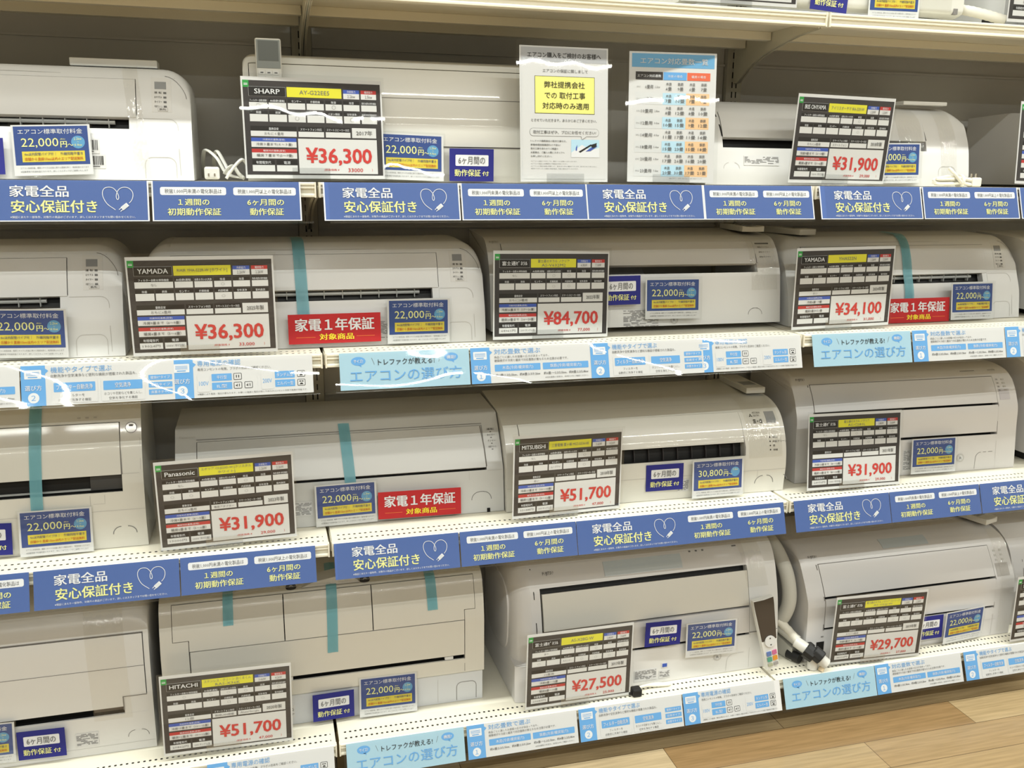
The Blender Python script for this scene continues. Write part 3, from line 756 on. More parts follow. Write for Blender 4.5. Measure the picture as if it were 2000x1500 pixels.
REDS = [((.032, .066, 1.1372, .4, 4.5, 0), 'under the blue tape on the second shelf, middle bay'), ((1.631, .108, 1.1272, -.3, 6.2, -.2), 'right of the ¥34,100 card'), ((.227, .098, .6859, 1.2, 8, 1.3), 'on the third shelf')]
r0 = red_tag()
for i, (pose, where) in enumerate(REDS):
    o = r0 if i == 0 else dup(r0); place(o, pose); tag(o, 'red one-year warranty tag ' + where, 'tag', 'red warranty tags')

# ---- the two notices
def poster(p, pose, label, extra=.02):
    root = empty('notice_stand', (0, 0, 0)); place(root, pose)
    p.build('notice_sheet', root)
    clear_sheet('clear_sleeve', .226, .297+extra, SLEEVE, root, y=-.0024, z0=-.004, amp=.0003, nx=12, nz=12, seed=5)
    m = MB(); m.box(-.045, .045, -.007, -.0058, -.004, .018, ACRYL); m.box(-.045, .045, -.0058, .02, -.0052, -.004, ACRYL); m.build('clear_clip', root)
    tag(root, label, 'notice')
p = Print(.210, .297); p.sheet(PAPER)
p.rect(.018, .014, .982, .982, GLINE); p.rect(.024, .018, .976, .978, PAPER, 2); p.rect(.018, .012, .982, .115, PGREY, 3)
p.text('エアコン購入をご検討のお客様へ', .085, .045, .915, .085, INK, .008, d=5)
p.text('エアコンの保証に関しまして', .255, .165, .765, .19, INKG, .004, d=4)
p.rect(.165, .217, .845, .492, INK, 3); p.rect(.170, .2205, .840, .4885, PYEL, 4)
p.text('弊社提携会社', .27, .255, .73, .303, INK, .004, d=6); p.text('での 取付工事', .275, .333, .735, .382, INK, .004, d=6); p.text('対応時のみ適用', .25, .410, .775, .458, INK, .004, d=6)
p.text('とさせていただきます。あらかじめご了承ください。', .125, .53, .87, .553, INKG, .004, d=4, res=1)
p.frame(.105, .600, .895, .660, .008, .0007, INKG, PAPER, 3); p.poly([(.69, .658), (.75, .658), (.70, .682)], PAPER, 5); p.line([(.69, .659), (.70, .682), (.75, .659)], .0006, INKG, 6)
p.text('取付工事はぜひ、プロにお任せください!', .145, .617, .86, .643, INKG, .004, d=6, res=1)
for k, t in enumerate(('トレファク提携会社の取付工事なら、', '家電修理技能集団なので安心!', '取付工事を合わせてご希望の', 'お客様は、ご購入の際にスタッフへ', 'お申し付けください。')):
    p.text(t, .115, .688+k*.0285, .115+.024*len(t), .702+k*.0285, INKG, .004, d=4, res=1)
p.rect(.575, .682, .90, .815, PLB, 3); p.poly([(.575, .78), (.70, .72), (.80, .76), (.90, .74), (.90, .815), (.575, .815)], WHT, 4)
p.poly([(.66, .772), (.80, .716), (.815, .722), (.68, .780)], CARDB, 5); p.poly([(.74, .770), (.86, .715), (.875, .73), (.80, .765)], BLU, 6); p.poly([(.63, .74), (.645, .72), (.64, .765), (.625, .765)], BLU, 5); p.poly([(.80, .72), (.87, .705), (.86, .735), (.82, .745)], CARDB, 7)
for k, t in enumerate(('※エアコンの保証につきましては、保証シールに記載のとおりとなります。', '※エアコンの返品には必要部材の付属品をお持ちください。', '※エアコンの工事日は天候の影響により、取付けができない場合がございます。あらかじめご了承ください。', '※取付けできなくなった場合の商品代金は、別途ご案内させていただきます。')):
    p.text(t, .115, .842+k*.0185, .115+min(.78, .0155*len(t)), .851+k*.0185, INKG, 0, d=4, res=1)
poster(p, (.559, .020, 1.5015, -.1, 4.1, -.2), 'tall white notice with a yellow box standing on the upper shelf')
p = Print(.210, .297); p.sheet(PAPER)
p.rect(.03, .014, .975, .118, PSKY); p.text('エアコン対応畳数一覧', .125, .045, .90, .092, PLG, .004)
p.rect(.075, .152, .385, .212, CARD, 2); p.rect(.392, .152, .658, .212, MID, 2); p.rect(.665, .152, .93, .212, PRED, 2)
p.text('エアコン対応畳数', .095, .172, .365, .193, WHT, .008, res=1); p.text('冷房の場合', .44, .172, .61, .193, WHT, 0, res=1); p.text('暖房の場合', .715, .172, .88, .193, WHT, 0, res=1)
TB = [(6, '2.2', 6, 9, 6, 7), (8, '2.5', 7, 10, 7, 7), (10, '2.8', 8, 12, 8, 10), (12, '3.6', 10, 15, 9, 12), (14, '4.0', 11, 17, 11, 14), (18, '5.6', 15, 23, 15, 18), (20, '6.3', 17, 26, 16, 20), (23, '7.1', 20, 30, 17, 21)]
for i, (a, kw, *q) in enumerate(TB):
    v = .218+i*.0925
    if i % 2: p.rect(.075, v, .385, v+.09, PLG, 1); p.rect(.388, v, .655, v+.09, PLB, 1); p.rect(.658, v, .925, v+.09, PORG, 1)
    p.text('おもに', .09, v+.042, .135, v+.055, INKG, 0, res=1); p.text('%d畳用' % a, .185 if a < 10 else .145, v+.034, .275, v+.062, INKG, .004, res=1)
    p.text(kw+'kw', .295, v+.04, .355, v+.055, INKG, 0, res=1)
    for j in range(4):
        c = .455+j*.135; p.text('木造' if j % 2 == 0 else '鉄筋', c-.032, v+.012, c+.032, v+.036, INKG, .004, res=1)
        t = '%d畳' % q[j]; w = .017*len(t); p.text(t, c-w, v+.047, c+w, v+.074, INKG, .004, res=1)
p.text('※畳数は目安です。お部屋の環境や条件により異なる場合がございます。', .48, .965, .87, .974, INKG, 0, res=1)
poster(p, (.823, .020, 1.5025, -8.4, 5.6, .3), 'tall notice with a blue and orange room-size table on the upper shelf', .026)

# ------------------------------------------------------------------ air conditioners
def fillet(poly, rad, n=5):
    out = [poly[0]]
    for i in range(1, len(poly)-1):
        p = Vector(poly[i]); a = Vector(poly[i-1])-p; b = Vector(poly[i+1])-p
        r = min(rad, a.length*.45, b.length*.45)
        A = p+a.normalized()*r; B = p+b.normalized()*r
        for k in range(n+1):
            t = k/n; q = A*(1-t)**2 + p*2*t*(1-t) + B*t*t; out.append((q.x, q.y))
    out.append(poly[-1]); return out
class AC:
    def __init__(s, name, label, loc, rz, W, prof, depth, mat, fil=.03, corner=0.0, czone=.07, ends=.006):
        s.root = empty(name, (loc[0], loc[1], loc[2]+.0012), (0, 0, R(rz))); tag(s.root, label, 'air conditioner', 'wall air conditioners on the shelves')
        s.W, s.mat, s.depth, s.corner, s.czone = W, mat, depth, corner, czone
        P = fillet(prof, fil); s.P = [Vector((a, b)) for a, b in P]
        s.H = max(p.y for p in s.P)
        s.L = [0]
        for a, b in zip(s.P[:-1], s.P[1:]): s.L.append(s.L[-1]+(b-a).length)
        s.ends = ends
    def sz(s, z):
        for i in range(len(s.P)-1):
            a, b = s.P[i], s.P[i+1]
            if a.y <= z <= b.y and b.y > a.y: return s.L[i]+(z-a.y)/(b.y-a.y)*(s.L[i+1]-s.L[i])
        return s.L[-1]*.999
    def sy(s, y):
        for i in range(len(s.P)-1):
            a, b = s.P[i], s.P[i+1]
            if a.x <= y <= b.x and b.x > a.x and a.y > s.H*.6: return s.L[i]+(y-a.x)/(b.x-a.x)*(s.L[i+1]-s.L[i])
        return s.L[-1]*.999
    def at(s, t):
        t = max(0, min(s.L[-1], t))
        for i in range(len(s.P)-1):
            if t <= s.L[i+1] or i == len(s.P)-2:
                k = (t-s.L[i])/max(1e-9, s.L[i+1]-s.L[i]); p = s.P[i].lerp(s.P[i+1], k); d = (s.P[i+1]-s.P[i]).normalized(); return p, d
    def ndir(s, t):
        e = s.L[-1]*.004; a, _ = s.at(t-e); b, _ = s.at(t+e); d = (b-a).normalized(); return Vector((-d.y, d.x)), d
    def xyz(s, x, t, off=0.0):
        p, _ = s.at(t); n, _ = s.ndir(t); q = p+n*off
        z = q.y
        if s.corner:
            d = min(x, s.W-x); ins = 0
            if d < s.corner: ins = s.corner-math.sqrt(max(0, s.corner**2-(s.corner-max(0, d))**2))
            z1 = s.H-s.czone
            if z > z1: z = z1+(z-z1)*(s.H-ins-z1)/(s.H-z1)
        return (x, q.x, max(z, 0.0))
    def xs(s, x0, x1):
        X = {x0, x1}
        if s.corner:
            for k in range(9):
                d = s.corner*(1-math.cos(k/8*math.pi/2))
                for q in (d, s.W-d):
                    if x0 < q < x1: X.add(q)
        return sorted(X)
    def ss(s, a, b):
        return [a]+[q for q in s.L if a+1e-5 < q < b-1e-5]+[b]
    def shell(s, m, x0, x1, a, b, o0, o1, mat):
        X = s.xs(x0, x1); S = s.ss(a, b); nx, ns = len(X), len(S)
        v = [s.xyz(x, t, o1) for t in S for x in X]+[s.xyz(x, t, o0) for t in S for x in X]; f = []
        N = nx*ns
        for j in range(ns-1):
            for i in range(nx-1):
                k = j*nx+i; f.append((k, k+1, k+nx+1, k+nx)); f.append((N+k, N+k+nx, N+k+nx+1, N+k+1))
        for i in range(nx-1):
            f.append((i, N+i, N+i+1, i+1)); k = (ns-1)*nx+i; f.append((k, k+1, N+k+1, N+k))
        for j in range(ns-1):
            k = j*nx; f.append((k, k+nx, N+k+nx, N+k)); k = j*nx+nx-1; f.append((k, N+k, N+k+nx, k+nx))
        m.add(v, f, mat)
    def prism(s, m, x0, x1, off, mat, a=None, b=None):
        X = s.xs(x0, x1); S = s.ss(a if a is not None else 0, b if b is not None else s.L[-1]); v = []; f = []
        y1 = s.depth; n = len(S)+2
        for x in X:
            ring = [s.xyz(x, t, off) for t in S]; ring.append((x, y1, ring[-1][2])); ring.append((x, y1, max(.004, ring[0][2])))
            v += ring
        for i in range(len(X)-1):
            for k in range(n): f.append((i*n+k, i*n+(k+1) % n, (i+1)*n+(k+1) % n, (i+1)*n+k)[::-1])
        f.append(tuple(range(n))); f.append(tuple(range((len(X)-1)*n, len(X)*n))[::-1])
        m.add(v, f, mat)
    def ribbon(s, m, pts, w, mat, off=.0006):
        Q = [(x, s.sz(z)) for x, z in pts]; v = []; f = []
        for i, (x, t) in enumerate(Q):
            a = Q[max(0, i-1)]; b = Q[min(len(Q)-1, i+1)]; d = Vector((b[0]-a[0], b[1]-a[1])).normalized(); nx, nt = -d.y*w/2, d.x*w/2
            v += [s.xyz(x+nx, t+nt, off), s.xyz(x-nx, t-nt, off)]
        for i in range(len(Q)-1): f.append((2*i, 2*i+1, 2*i+3, 2*i+2))
        m.add(v, f, mat)
    def patch(s, m, x0, x1, z0, z1, mat, off=.0008, th=.0006):
        s.shell(m, x0, x1, s.sz(z0), s.sz(z1), off-th, off, mat)
    def text(s, m, st, x0, x1, z0, z1, mat, off=.0016, bold=0, res=1):
        v, f, a0, a1, b0, b1 = text_mesh(st, 0.0, res); t0, t1 = s.sz(z0), s.sz(z1)
        m.add([s.xyz(x0+(a-a0)/(a1-a0)*(x1-x0), t0+(b-b0)/(b1-b0)*(t1-t0), off) for a, b in v], f, mat)
    def tape(s, x, w, za, ytop=None, zb=None, dx=0, mat=None, name='masking_tape', off=.0012):
        m = MB(); a = s.sz(za); b = s.sy(ytop) if ytop else s.sz(zb)
        S = [a+(b-a)*k/24 for k in range(25)]; v = []; f = []
        for k, t in enumerate(S):
            xx = x+dx*k/24
            for q in range(5):
                e = off+.0006*math.sin(q*1.9+k*.7) if mat is not TEAL else off
                v.append(s.xyz(xx-w/2+w*q/4, t, e+.003))
        for k in range(24):
            for q in range(4): i = k*5+q; f.append((i, i+1, i+6, i+5))
        m.add(v, f, mat or TEAL); return m.build(name, s.root, smooth=60)
    def body(s, xa, xb, zs0, zs1, zp1, panel=True, lower=None, core_off=-.024, gap=.0016, proud=.0015, pmat=None, step=None):
        """side columns + lower cover + top cover = casing; dark core = air outlet; front panel"""
        m = MB()
        s.prism(m, 0, xa, 0, s.mat); s.prism(m, xb, s.W, 0, s.mat)
        s.shell(m, xa, xb, 0.0, s.sz(zs0), -.005, 0, lower or s.mat)
        s.shell(m, xa, xb, s.sz(zp1)+gap, s.L[-1], -.02, 0, s.mat)
        s.casing = m
        k = MB(); s.prism(k, xa-.002, xb+.002, core_off, P_COIL, a=s.sz(.012)); s.core = k
        if panel:
            q = MB(); s.shell(q, xa+gap, xb-gap, s.sz(zs1), s.sz(zp1), -.014, proud, pmat or s.mat); s.panel = q
    def finish(s):
        s.casing.build('casing', s.root, smooth=32)
        s.core.build('air_outlet', s.root)
        if getattr(s, 'panel', None) is not None: s.panel.build('front_panel', s.root, smooth=32)
    def knock(s, m, x0, x1, z, r=.018, mat=SEAM2, zb=0.004, dash=False, w=.0012):
        pts = []
        for k in range(7): a = math.pi-k/6*math.pi/2; pts.append((x0+r+r*math.cos(a), z-r+r*math.sin(a)))
        if dash:
            s.ribbon(m, pts, w, mat)
            p2 = [(x1-(x-x0), zz) for x, zz in pts]; s.ribbon(m, p2, w, mat)
        else:
            p2 = [(x1-(x-x0), zz) for x, zz in pts][::-1]; s.ribbon(m, [(x0, zb)]+pts+p2+[(x1, zb)], w, mat)
    def sticker(s, x0, x1, z0, z1, kind=0, name='rating_label'):
        m = MB(); s.patch(m, x0, x1, z0, z1, CELL, .0010); rnd = random.Random(int(x0*1e4)); 
        z = z1-.003
        while z > z0+.003:
            x = x0+.002
            while x < x1-.004:
                w = rnd.uniform(.004, .02); w = min(w, x1-.002-x)
                if rnd.random() < .75: s.patch(m, x, x+w, z-.0011, z, INKG, .0016)
                x += w+rnd.uniform(.0015, .005)
            z -= .0030
        return m.build(name, s.root)
    def barcode(s, x0, x1, z0, z1):
        m = MB(); s.patch(m, x0-.003, x1+.003, z0-.007, z1+.003, CELL, .0010); rnd = random.Random(4); x = x0
        while x < x1:
            w = rnd.choice((.0008, .0012, .002)); s.patch(m, x, min(x1, x+w), z0, z1, INK, .0016); x += w+rnd.choice((.0008, .0012, .0018))
        s.patch(m, x0+.008, x1-.008, z0-.004, z0-.002, INKG, .0016)
        return m.build('barcode_label', s.root)
    def reset_mark(s, x, z, r=.011, name='recycle_mark'):
        m = MB(); S = s.sz(z); v = [s.xyz(x+r*math.cos(k*math.pi/10), S+r*math.sin(k*math.pi/10), .0012) for k in range(20)]
        m.add(v, [tuple(range(20))], SEAM2); v = [s.xyz(x+r*.62*math.cos(k*math.pi/10), S+r*.62*math.sin(k*math.pi/10), .0016) for k in range(20)]; m.add(v, [tuple(range(20))], CELL)
        s.text(m, 'R', x-r*.32, x+r*.32, z-r*.35, z+r*.35, INKG, .002); return m.build(name, s.root)

# --- rounded white units with an open vane (four of the same make)
def vane(u, x0, x1, z, name='air_vane', posts=.042, kink=True):
    m = MB(); t = u.sz(z); y = u.at(t)[0].x+.017
    pts = [(x0, y, z), (x1, y, z)]
    m.tube(pts, .0045, P_VANE, 8); 
    x = x1-.012
    while x > x0:
        m.box(x-.0010, x+.0010, y-.005, y+.010, z-.011, z+.008, P_VANE); x -= posts
    return m.build(name, u.root, smooth=40)
def riair(label, loc, rz, W, sticker=True):
    u = AC('air_conditioner', label, loc, rz, W, [(0, 0), (.011, .08), (.030, .130), (.044, .175), (.060, .212), (.085, .232), (.21, .238)], .235, P_COOL, fil=.02, corner=.055, czone=.085)
    xb = W-.108
    u.body(.055, xb, .104, .128, .206)
    c = u.casing
    u.ribbon(c, [(.0, .2165), (W*.3, .2165), (W*.6, .2165), (W-.03, .2165)], .0012, SEAM2)
    arc = [(W-.05+.042*math.sin(a), .176+.040*math.cos(a)) for a in [k/8*math.pi/2 for k in range(9)]]
    u.ribbon(c, arc, .0014, SEAM)
    u.ribbon(c, [(xb+.002, .126), (W-.045, .126)]+[(W-.045+.018*math.sin(a), .108+.018*math.cos(a)) for a in [k/5*math.pi/2 for k in range(1, 6)]]+[(W-.027, .06), (W-.026, .01)], .0011, SEAM2)
    u.knock(c, xb+.012, W-.034, .047, .016)
    # outlet end piece
    u.shell(c, xb-.016, xb, u.sz(.104), u.sz(.130), -.02, -.001, P_COOL)
    u.finish()
    vane(u, .08, xb-.045, .117)
    d = MB(); x = W-.060
    u.patch(d, x-.018, x+.022, .140, .212, P_WHITE, .0006, .0005)
    u.patch(d, x-.011, x+.012, .188, .203, LCD, .0012)
    for k, t in enumerate(('運 転', 'おやすみ', 'タイマー', '内部クリーン')):
        z = .178-k*.0095; u.text(d, t, x-.012, x+.003, z, z+.0045, INK); u.patch(d, x+.006, x+.012, z, z+.004, INKG, .0012)
    u.patch(d, x-.006, x+.014, .1415, .1495, SEAM2, .0012); u.patch(d, x-.0052, x+.0132, .1423, .1487, P_WHITE, .0016); u.text(d, '運転/停止', x-.003, x+.011, .1432, .1477, INK, .0022)
    d.build('control_panel', u.root)
    return u
u1a = riair('white rounded air conditioner with barcode stickers, upper shelf, left bay', (-1.022, .078, Z[1]), 0, .770)
u1a.barcode(u1a.W-.233, u1a.W-.186, .060, .080); u1a.barcode(u1a.W-.233, u1a.W-.176, .030, .048)
u1a.tape(u1a.W-.098, .030, .002, ytop=.16, dx=-.030, mat=PACK, name='clear_tape')
u2a = riair('white rounded air conditioner cut by the left edge, second shelf', (-1.186, .066, Z[2]), 0, .770)
u2b = riair('white rounded air conditioner with red tag, second shelf, middle', (-.372, .078, Z[2]), 0, .760)
u2b.tape(.336, .027, .062, ytop=.16, dx=-.006)
u2b.sticker(.50, .56, .012, .06)
u2d = riair('white rounded air conditioner with blue tape and remote, second shelf, right bay', (1.233, .118, Z[2]), 1.6, .772)
u2d.tape(.385, .030, .062, ytop=.16, dx=.012)

# --- 1b big smooth cream unit behind the notices
u = AC('air_conditioner', 'large smooth cream air conditioner behind the two tall notices, upper shelf', (-.142, .108, Z[1]), 0, .792, [(0, 0), (-.004, .08), (-.002, .13), (.010, .19), (.028, .245), (.045, .268), (.09, .276), (.25, .28)], .26, P_CREAM, fil=.025, corner=.025, czone=.05)
u.body(.012, .780, .078, .0795, .250); c = u.casing
u.panel = MB(); u.shell(u.panel, .0135, .7785, u.sz(.0805), u.sz(.248), -.014, .002, P_CREAM)
u.ribbon(c, [(.0, .0792), (.4, .0792), (.792, .0792)], .0010, SEAM)
u.ribbon(u.panel, [(.014, .184), (.4, .184), (.778, .184)], .0012, SEAM, .0026)
u.finish(); u.reset_mark(.478, .045, .013); u1b = u

# --- 1c rounded silver-white unit
u = AC('air_conditioner', 'rounded white air conditioner with black slot and bundled cord, upper shelf, right', (.955, .100, Z[1]), 0, .782, [(0, 0), (.0, .03), (.010, .092), (.018, .118), (.036, .158), (.060, .186), (.098, .205), (.15, .213), (.25, .214)], .25, P_WHITE, fil=.02, corner=.03, czone=.05)
u.body(.048, .648, .091, .116, .178); c = u.casing
u.ribbon(c, [(.648, .118), (.646, .14), (.640, .166)], .0035, DARK, .001)
u.ribbon(c, [(.048, .118), (.046, .14), (.040, .172)], .0035, DARK, .001)
u.knock(c, .685, .738, .052, .014); u.knock(c, .049, .093, .054, .014, dash=True); u.finish()
u.sticker(.105, .205, .048, .072)
u.tape(.600, .075, .085, ytop=.16, mat=PACK, name='clear_tape'); u.tape(.715, .05, .02, ytop=.12, mat=PACK, name='clear_tape'); u1c = u
# --- 1d unit at the right edge
u = AC('air_conditioner', 'grey-white air conditioner at the right picture edge, upper shelf', (1.975, .110, Z[1]), 0, .79, [(0, .006), (.0, .12), (.02, .18), (.06, .20), (.12, .207), (.28, .2)], .29, P_LILAC, fil=.05)
u.body(.06, .72, .09, .115, .18); u.knock(u.casing, .02, .06, .075, .014); u.finish()
m = MB(); m.box(.02, .05, .02, .05, 0, .008, RUB); m.box(.72, .75, .02, .05, 0, .008, RUB); m.build('foot', u.root)

# --- 2c
u = AC('air_conditioner', 'white air conditioner with long black slot beside the ¥84,700 card, second shelf', (.413, .132, Z[2]), -.4, .794, [(-.006, .014), (.0, .06), (.006, .108), (.012, .150), (.035, .2), (.062, .229), (.09, .238), (.26, .248)], .25, P_WHITE, fil=.015)
u.body(.036, .728, .146, .168, .222); c = u.casing
u.ribbon(c, [(.728, .168), (.727, .19), (.722, .222)], .003, SEAM, .001); u.ribbon(c, [(.036, .16), (.037, .19), (.039, .222)], .0025, SEAM, .001)
u.knock(c, .700, .740, .052, .016, SEAM, dash=True); u.ribbon(c, [(.712, .0525), (.728, .0525)], .0012, SEAM); u.finish()
l = MB(); u.text(l, 'FUJITSU', .010, .032, .2225, .228, INKG); l.build('maker_logo', u.root)
u.sticker(.345, .445, .012, .058); u.reset_mark(.487, .028)
d = MB(); 
for k in range(3): u.text(d, '運転タイマー', .738, .772, .206-k*.012, .210-k*.012, INKG)
u.patch(d, .735, .775, .216, .219, INKG); d.build('control_panel', u.root)
u.tape(.745, .075, .10, ytop=.14, mat=PACK, name='clear_tape')
m = MB(); m.box(.08, .72, .10, .20, .0, .016, RUB); m.build('foot', u.root); u2c = u
# --- 2e
u = AC('air_conditioner', 'white air conditioner sliver behind the right picture edge, second shelf', (2.035, .12, Z[2]), 0, .79, [(.01, .02), (.0, .07), (.01, .15), (.04, .2), (.09, .225), (.26, .235)], .26, P_WHITE, fil=.04)
u.body(.06, .72, .10, .125, .19); u.finish()
m = MB(); m.box(.05, .7, .06, .2, 0, .024, RUB); m.build('foot', u.root)

# --- 3a
u = AC('air_conditioner', 'tall cream air conditioner with round button cut by the left edge, third shelf', (-1.195, .086, Z[3]), 0, .79, [(.006, 0), (.0, .06), (.008, .16), (.024, .23), (.05, .30), (.07, .335), (.10, .345), (.25, .348)], .26, P_CREAM, fil=.015)
u.body(.05, .745, .133, .172, .284); c = u.casing
u.ribbon(c, [(.05, .0905), (.4, .0905), (.79, .0905)], .0010, SEAM2)
u.ribbon(c, [(.676, .128), (.676, .09)], .0010, SEAM2); u.ribbon(c, [(.682, .108), (.706, .108), (.706, .128)], .0008, SEAM2)
u.ribbon(c, [(.745, .172), (.744, .22), (.742, .262)], .0035, SEAM, .001); u.ribbon(c, [(.747, .173), (.782, .173)], .0010, SEAM2); u.ribbon(c, [(.785, .18), (.7865, .24), (.786, .325)], .0010, SEAM2); u.ribbon(c, [(.05, .331), (.4, .331), (.786, .331)], .0010, SEAM2)
u.knock(c, .718, .768, .052, .018, INKG, dash=True, w=.0016); u.finish()
b = MB(); S = u.sz(.272); cx = .769
ring = lambda r, o: [u.xyz(cx+r*math.cos(k*math.pi/14), S+r*math.sin(k*math.pi/14), o) for k in range(28)]
b.add(ring(.0125, .0012), [tuple(range(28))], SEAM); b.add(ring(.0112, .002), [tuple(range(28))], P_CREAM); u.patch(b, cx-.004, cx+.004, .2745, .2785, INKG, .0028); b.build('round_button', u.root)
d = MB()
for x in (.660, .677, .694): u.patch(d, x-.003, x+.004, .296, .299, SEAM2)
d.build('indicator_icons', u.root)
g = MB(); u.shell(g, .06, .74, u.sz(.136), u.sz(.140), -.022, -.018, P_VANE); g.build('air_vane', u.root)
m = MB(); u.shell(m, .676, .7445, u.sz(.136), u.sz(.170), -.023, -.016, flat('shutter_dark', (.05, .05, .05), .4)); m.build('outlet_shutter', u.root)
u.tape(.567, .025, .085, ytop=.2, dx=.010); u.sticker(.468, .50, .03, .07); u3a = u

# --- 3b
u = AC('air_conditioner', 'pearl white angular air conditioner with blue tape and red tag, third shelf', (-.343, .118, Z[3]), -.5, .789, [(.0, 0), (.014, .11), (.042, .158), (.076, .207), (.100, .236), (.28, .243)], .27, P_SILVER, fil=.006)
u.body(.048, .746, .108, .114, .207); c = u.casing
u.ribbon(c, [(.70, .108), (.70, .085)], .0010, SEAM2); u.ribbon(c, [(.748, .106), (.787, .106)], .0009, SEAM2)
u.ribbon(c, [(.048, .212), (.4, .212), (.746, .212)], .0016, SEAM, .001)
u.ribbon(c, [(.746, .116), (.745, .16), (.741, .206)], .003, SEAM, .002)
u.knock(c, .705, .756, .053, .02, INKG, dash=True, w=.0014); u.ribbon(c, [(.725, .0535), (.737, .0535)], .0014, INKG)
m2 = MB(); u.patch(m2, .744, .752, .0, .010, DARK, .0015); m2.build('cable_notch', u.root)
u.finish()
l = MB(); u.text(l, 'Panasonic', .010, .046, .216, .221, SEAM2); l.build('maker_logo', u.root)
d = MB()
for k, t in enumerate(('運転', 'タイマー', 'ナノイー', '内部クリーン')): u.text(d, t, .757, .777, .196-k*.013, .2005-k*.013, INK); u.patch(d, .765, .769, .1915-k*.013, .1935-k*.013, INKG)
d.build('control_panel', u.root)
u.tape(.404, .027, .085, zb=.228, dx=-.008); u.sticker(.262, .310, .028, .062); u3b = u

# --- 3c
u = AC('air_conditioner', 'rounded cream air conditioner with black louvre and two hook marks, third shelf, middle bay', (.448, .092, Z[3]), -1.0, .784, [(.004, 0), (.002, .035), (-.002, .065), (.001, .112), (.014, .160), (.040, .203), (.072, .225), (.112, .237), (.3, .250)], .30, P_CREAM, fil=.02)
u.body(.038, .660, .107, .143, .214); c = u.casing
u.ribbon(c, [(.0, .064), (.4, .064), (.784, .064)], .0009, SEAM2); u.ribbon(c, [(.70, .064), (.70, .045)], .0009, SEAM2)
u.ribbon(c, [(.660, .108), (.661, .13), (.658, .16), (.654, .2)], .004, SEAM, .001); u.ribbon(c, [(.037, .14), (.038, .17), (.039, .2)], .003, SEAM, .001)
u.knock(c, .695, .750, .048, .022, INKG, dash=True, w=.0016)
p2 = [(.776-.016*math.cos(a), .028+.019*math.sin(a)) for a in [math.pi/2+.2+k/6*1.2 for k in range(7)]]
u.ribbon(c, p2, .0016, INKG); u.ribbon(c, [(.0, .232), (.4, .232), (.63, .232)], .0008, SEAM2); u.finish()
for k in range(15):
    g = MB(); x = .06+k*.041; u.shell(g, x, x+.002, u.sz(.108), u.sz(.140), -.023, -.014, CARD); g.build('air_vane', u.root)
d = MB()
x0 = .685
v3 = [[(0, 0), (.004, .0045), (0, .009), (-.004, .0045)]]
def rhomb(cx, cz, ang, s_=.0058):
    pts = [(0, 0), (s_*.5, s_*.86), (0, s_*1.73), (-s_*.5, s_*.86)]; c_, n_ = math.cos(ang), math.sin(ang)
    S = u.sz(cz); d.add([u.xyz(cx+a*c_-b*n_, S+a*n_+b*c_, .0014) for a, b in pts], [(0, 1, 2, 3)], INK)
for a in (0, 2*math.pi/3, -2*math.pi/3): rhomb(.692, .205, a, .0036)
u.text(d, 'MITSUBISHI', .700, .722, .2085, .2125, INK); u.text(d, 'ELECTRIC', .700, .718, .203, .2065, INK)
u.text(d, '霧ヶ峰', .695, .722, .186, .197, INK, bold=.02); u.patch(d, .735, .764, .186, .2125, LCD)
for k, t in enumerate(('運転', '内部クリーン', '風', '待機')): u.patch(d, .735, .738, .150-k*.011, .1535-k*.011, INK); u.text(d, t, .744, .744+.007*len(t), .1485-k*.011, .154-k*.011, INK)
d.build('control_panel', u.root)
u.tape(.720, .10, .100, ytop=.12, mat=PACK, name='clear_tape'); u.sticker(.468, .500, .020, .055); u3c = u

# --- 3d
def noc(label, loc, rz, W, H, z, mat, logo=True, prof=None, ptop=None):
    u = AC('air_conditioner', label, loc, rz, W, prof, .29, mat, fil=.018, corner=.02, czone=.045)
    za, zb, zc, zd = z                                   # lower seam, mid seam, panel top, top bevel
    u.body(.055, W-.068, za, za+.004, zc, panel=False)
    q = MB(); u.shell(q, .057, W-.070, u.sz(zb+.006), u.sz(zc), -.010, .001, mat); u.panel = q
    u.shell(q, .057, W-.070, u.sz(za+.008), u.sz(zb), -.006, .002, mat)
    c = u.casing; u.ribbon(c, [(.0, zd), (W/2, zd), (W, zd)], .0009, SEAM2)
    u.ribbon(c, [(.054, za), (.0535, zb), (.050, zc)], .003, SEAM, .001); u.ribbon(c, [(W-.068, za), (W-.0675, zb), (W-.071, zc)], .002, SEAM, .001)
    u.ribbon(c, [(.055, zc+.001), (W/2, zc+.001), (W-.07, zc+.001)], .0012, SEAM, .001)
    u.ribbon(c, [(W-.068, .004), (W-.068, za-.02)], .0009, SEAM2)
    return u
u = noc('warm grey-white air conditioner with two-part panel, third shelf, right bay', (1.293, .122, Z[3]), -1.6, .729, .29, (.104, .192, .268, .278), P_LILAC, prof=[(.0, .0), (.0, .012), (.010, .13), (.012, .183), (.033, .235), (.054, .266), (.072, .288), (.11, .297), (.3, .305)])
c = u.casing; r = .018
u.ribbon(c, [(.59, .004), (.592, .035)]+[(.592+r-r*math.cos(a), .035+r*math.sin(a)) for a in [k/5*math.pi/2 for k in range(1, 6)]], .0012, SEAM); u.ribbon(c, [(.617, .053), (.628, .053)], .0013, SEAM); u.ribbon(c, [(.635, .053), (.650, .053)], .0013, SEAM)
u.ribbon(c, [(.56, .285), (.61, .285)], .0022, SEAM); u.finish()
l = MB(); u.text(l, 'FUJITSU', .018, .045, .277, .284, INK); u.text(l, 'nocria', W := .655, .680, .283, .287, INKG); l.build('maker_logo', u.root)
d = MB(); u.patch(d, .670, .705, .205, .235, flat('sensor_window_lilac', (.50, .48, .50), .3))
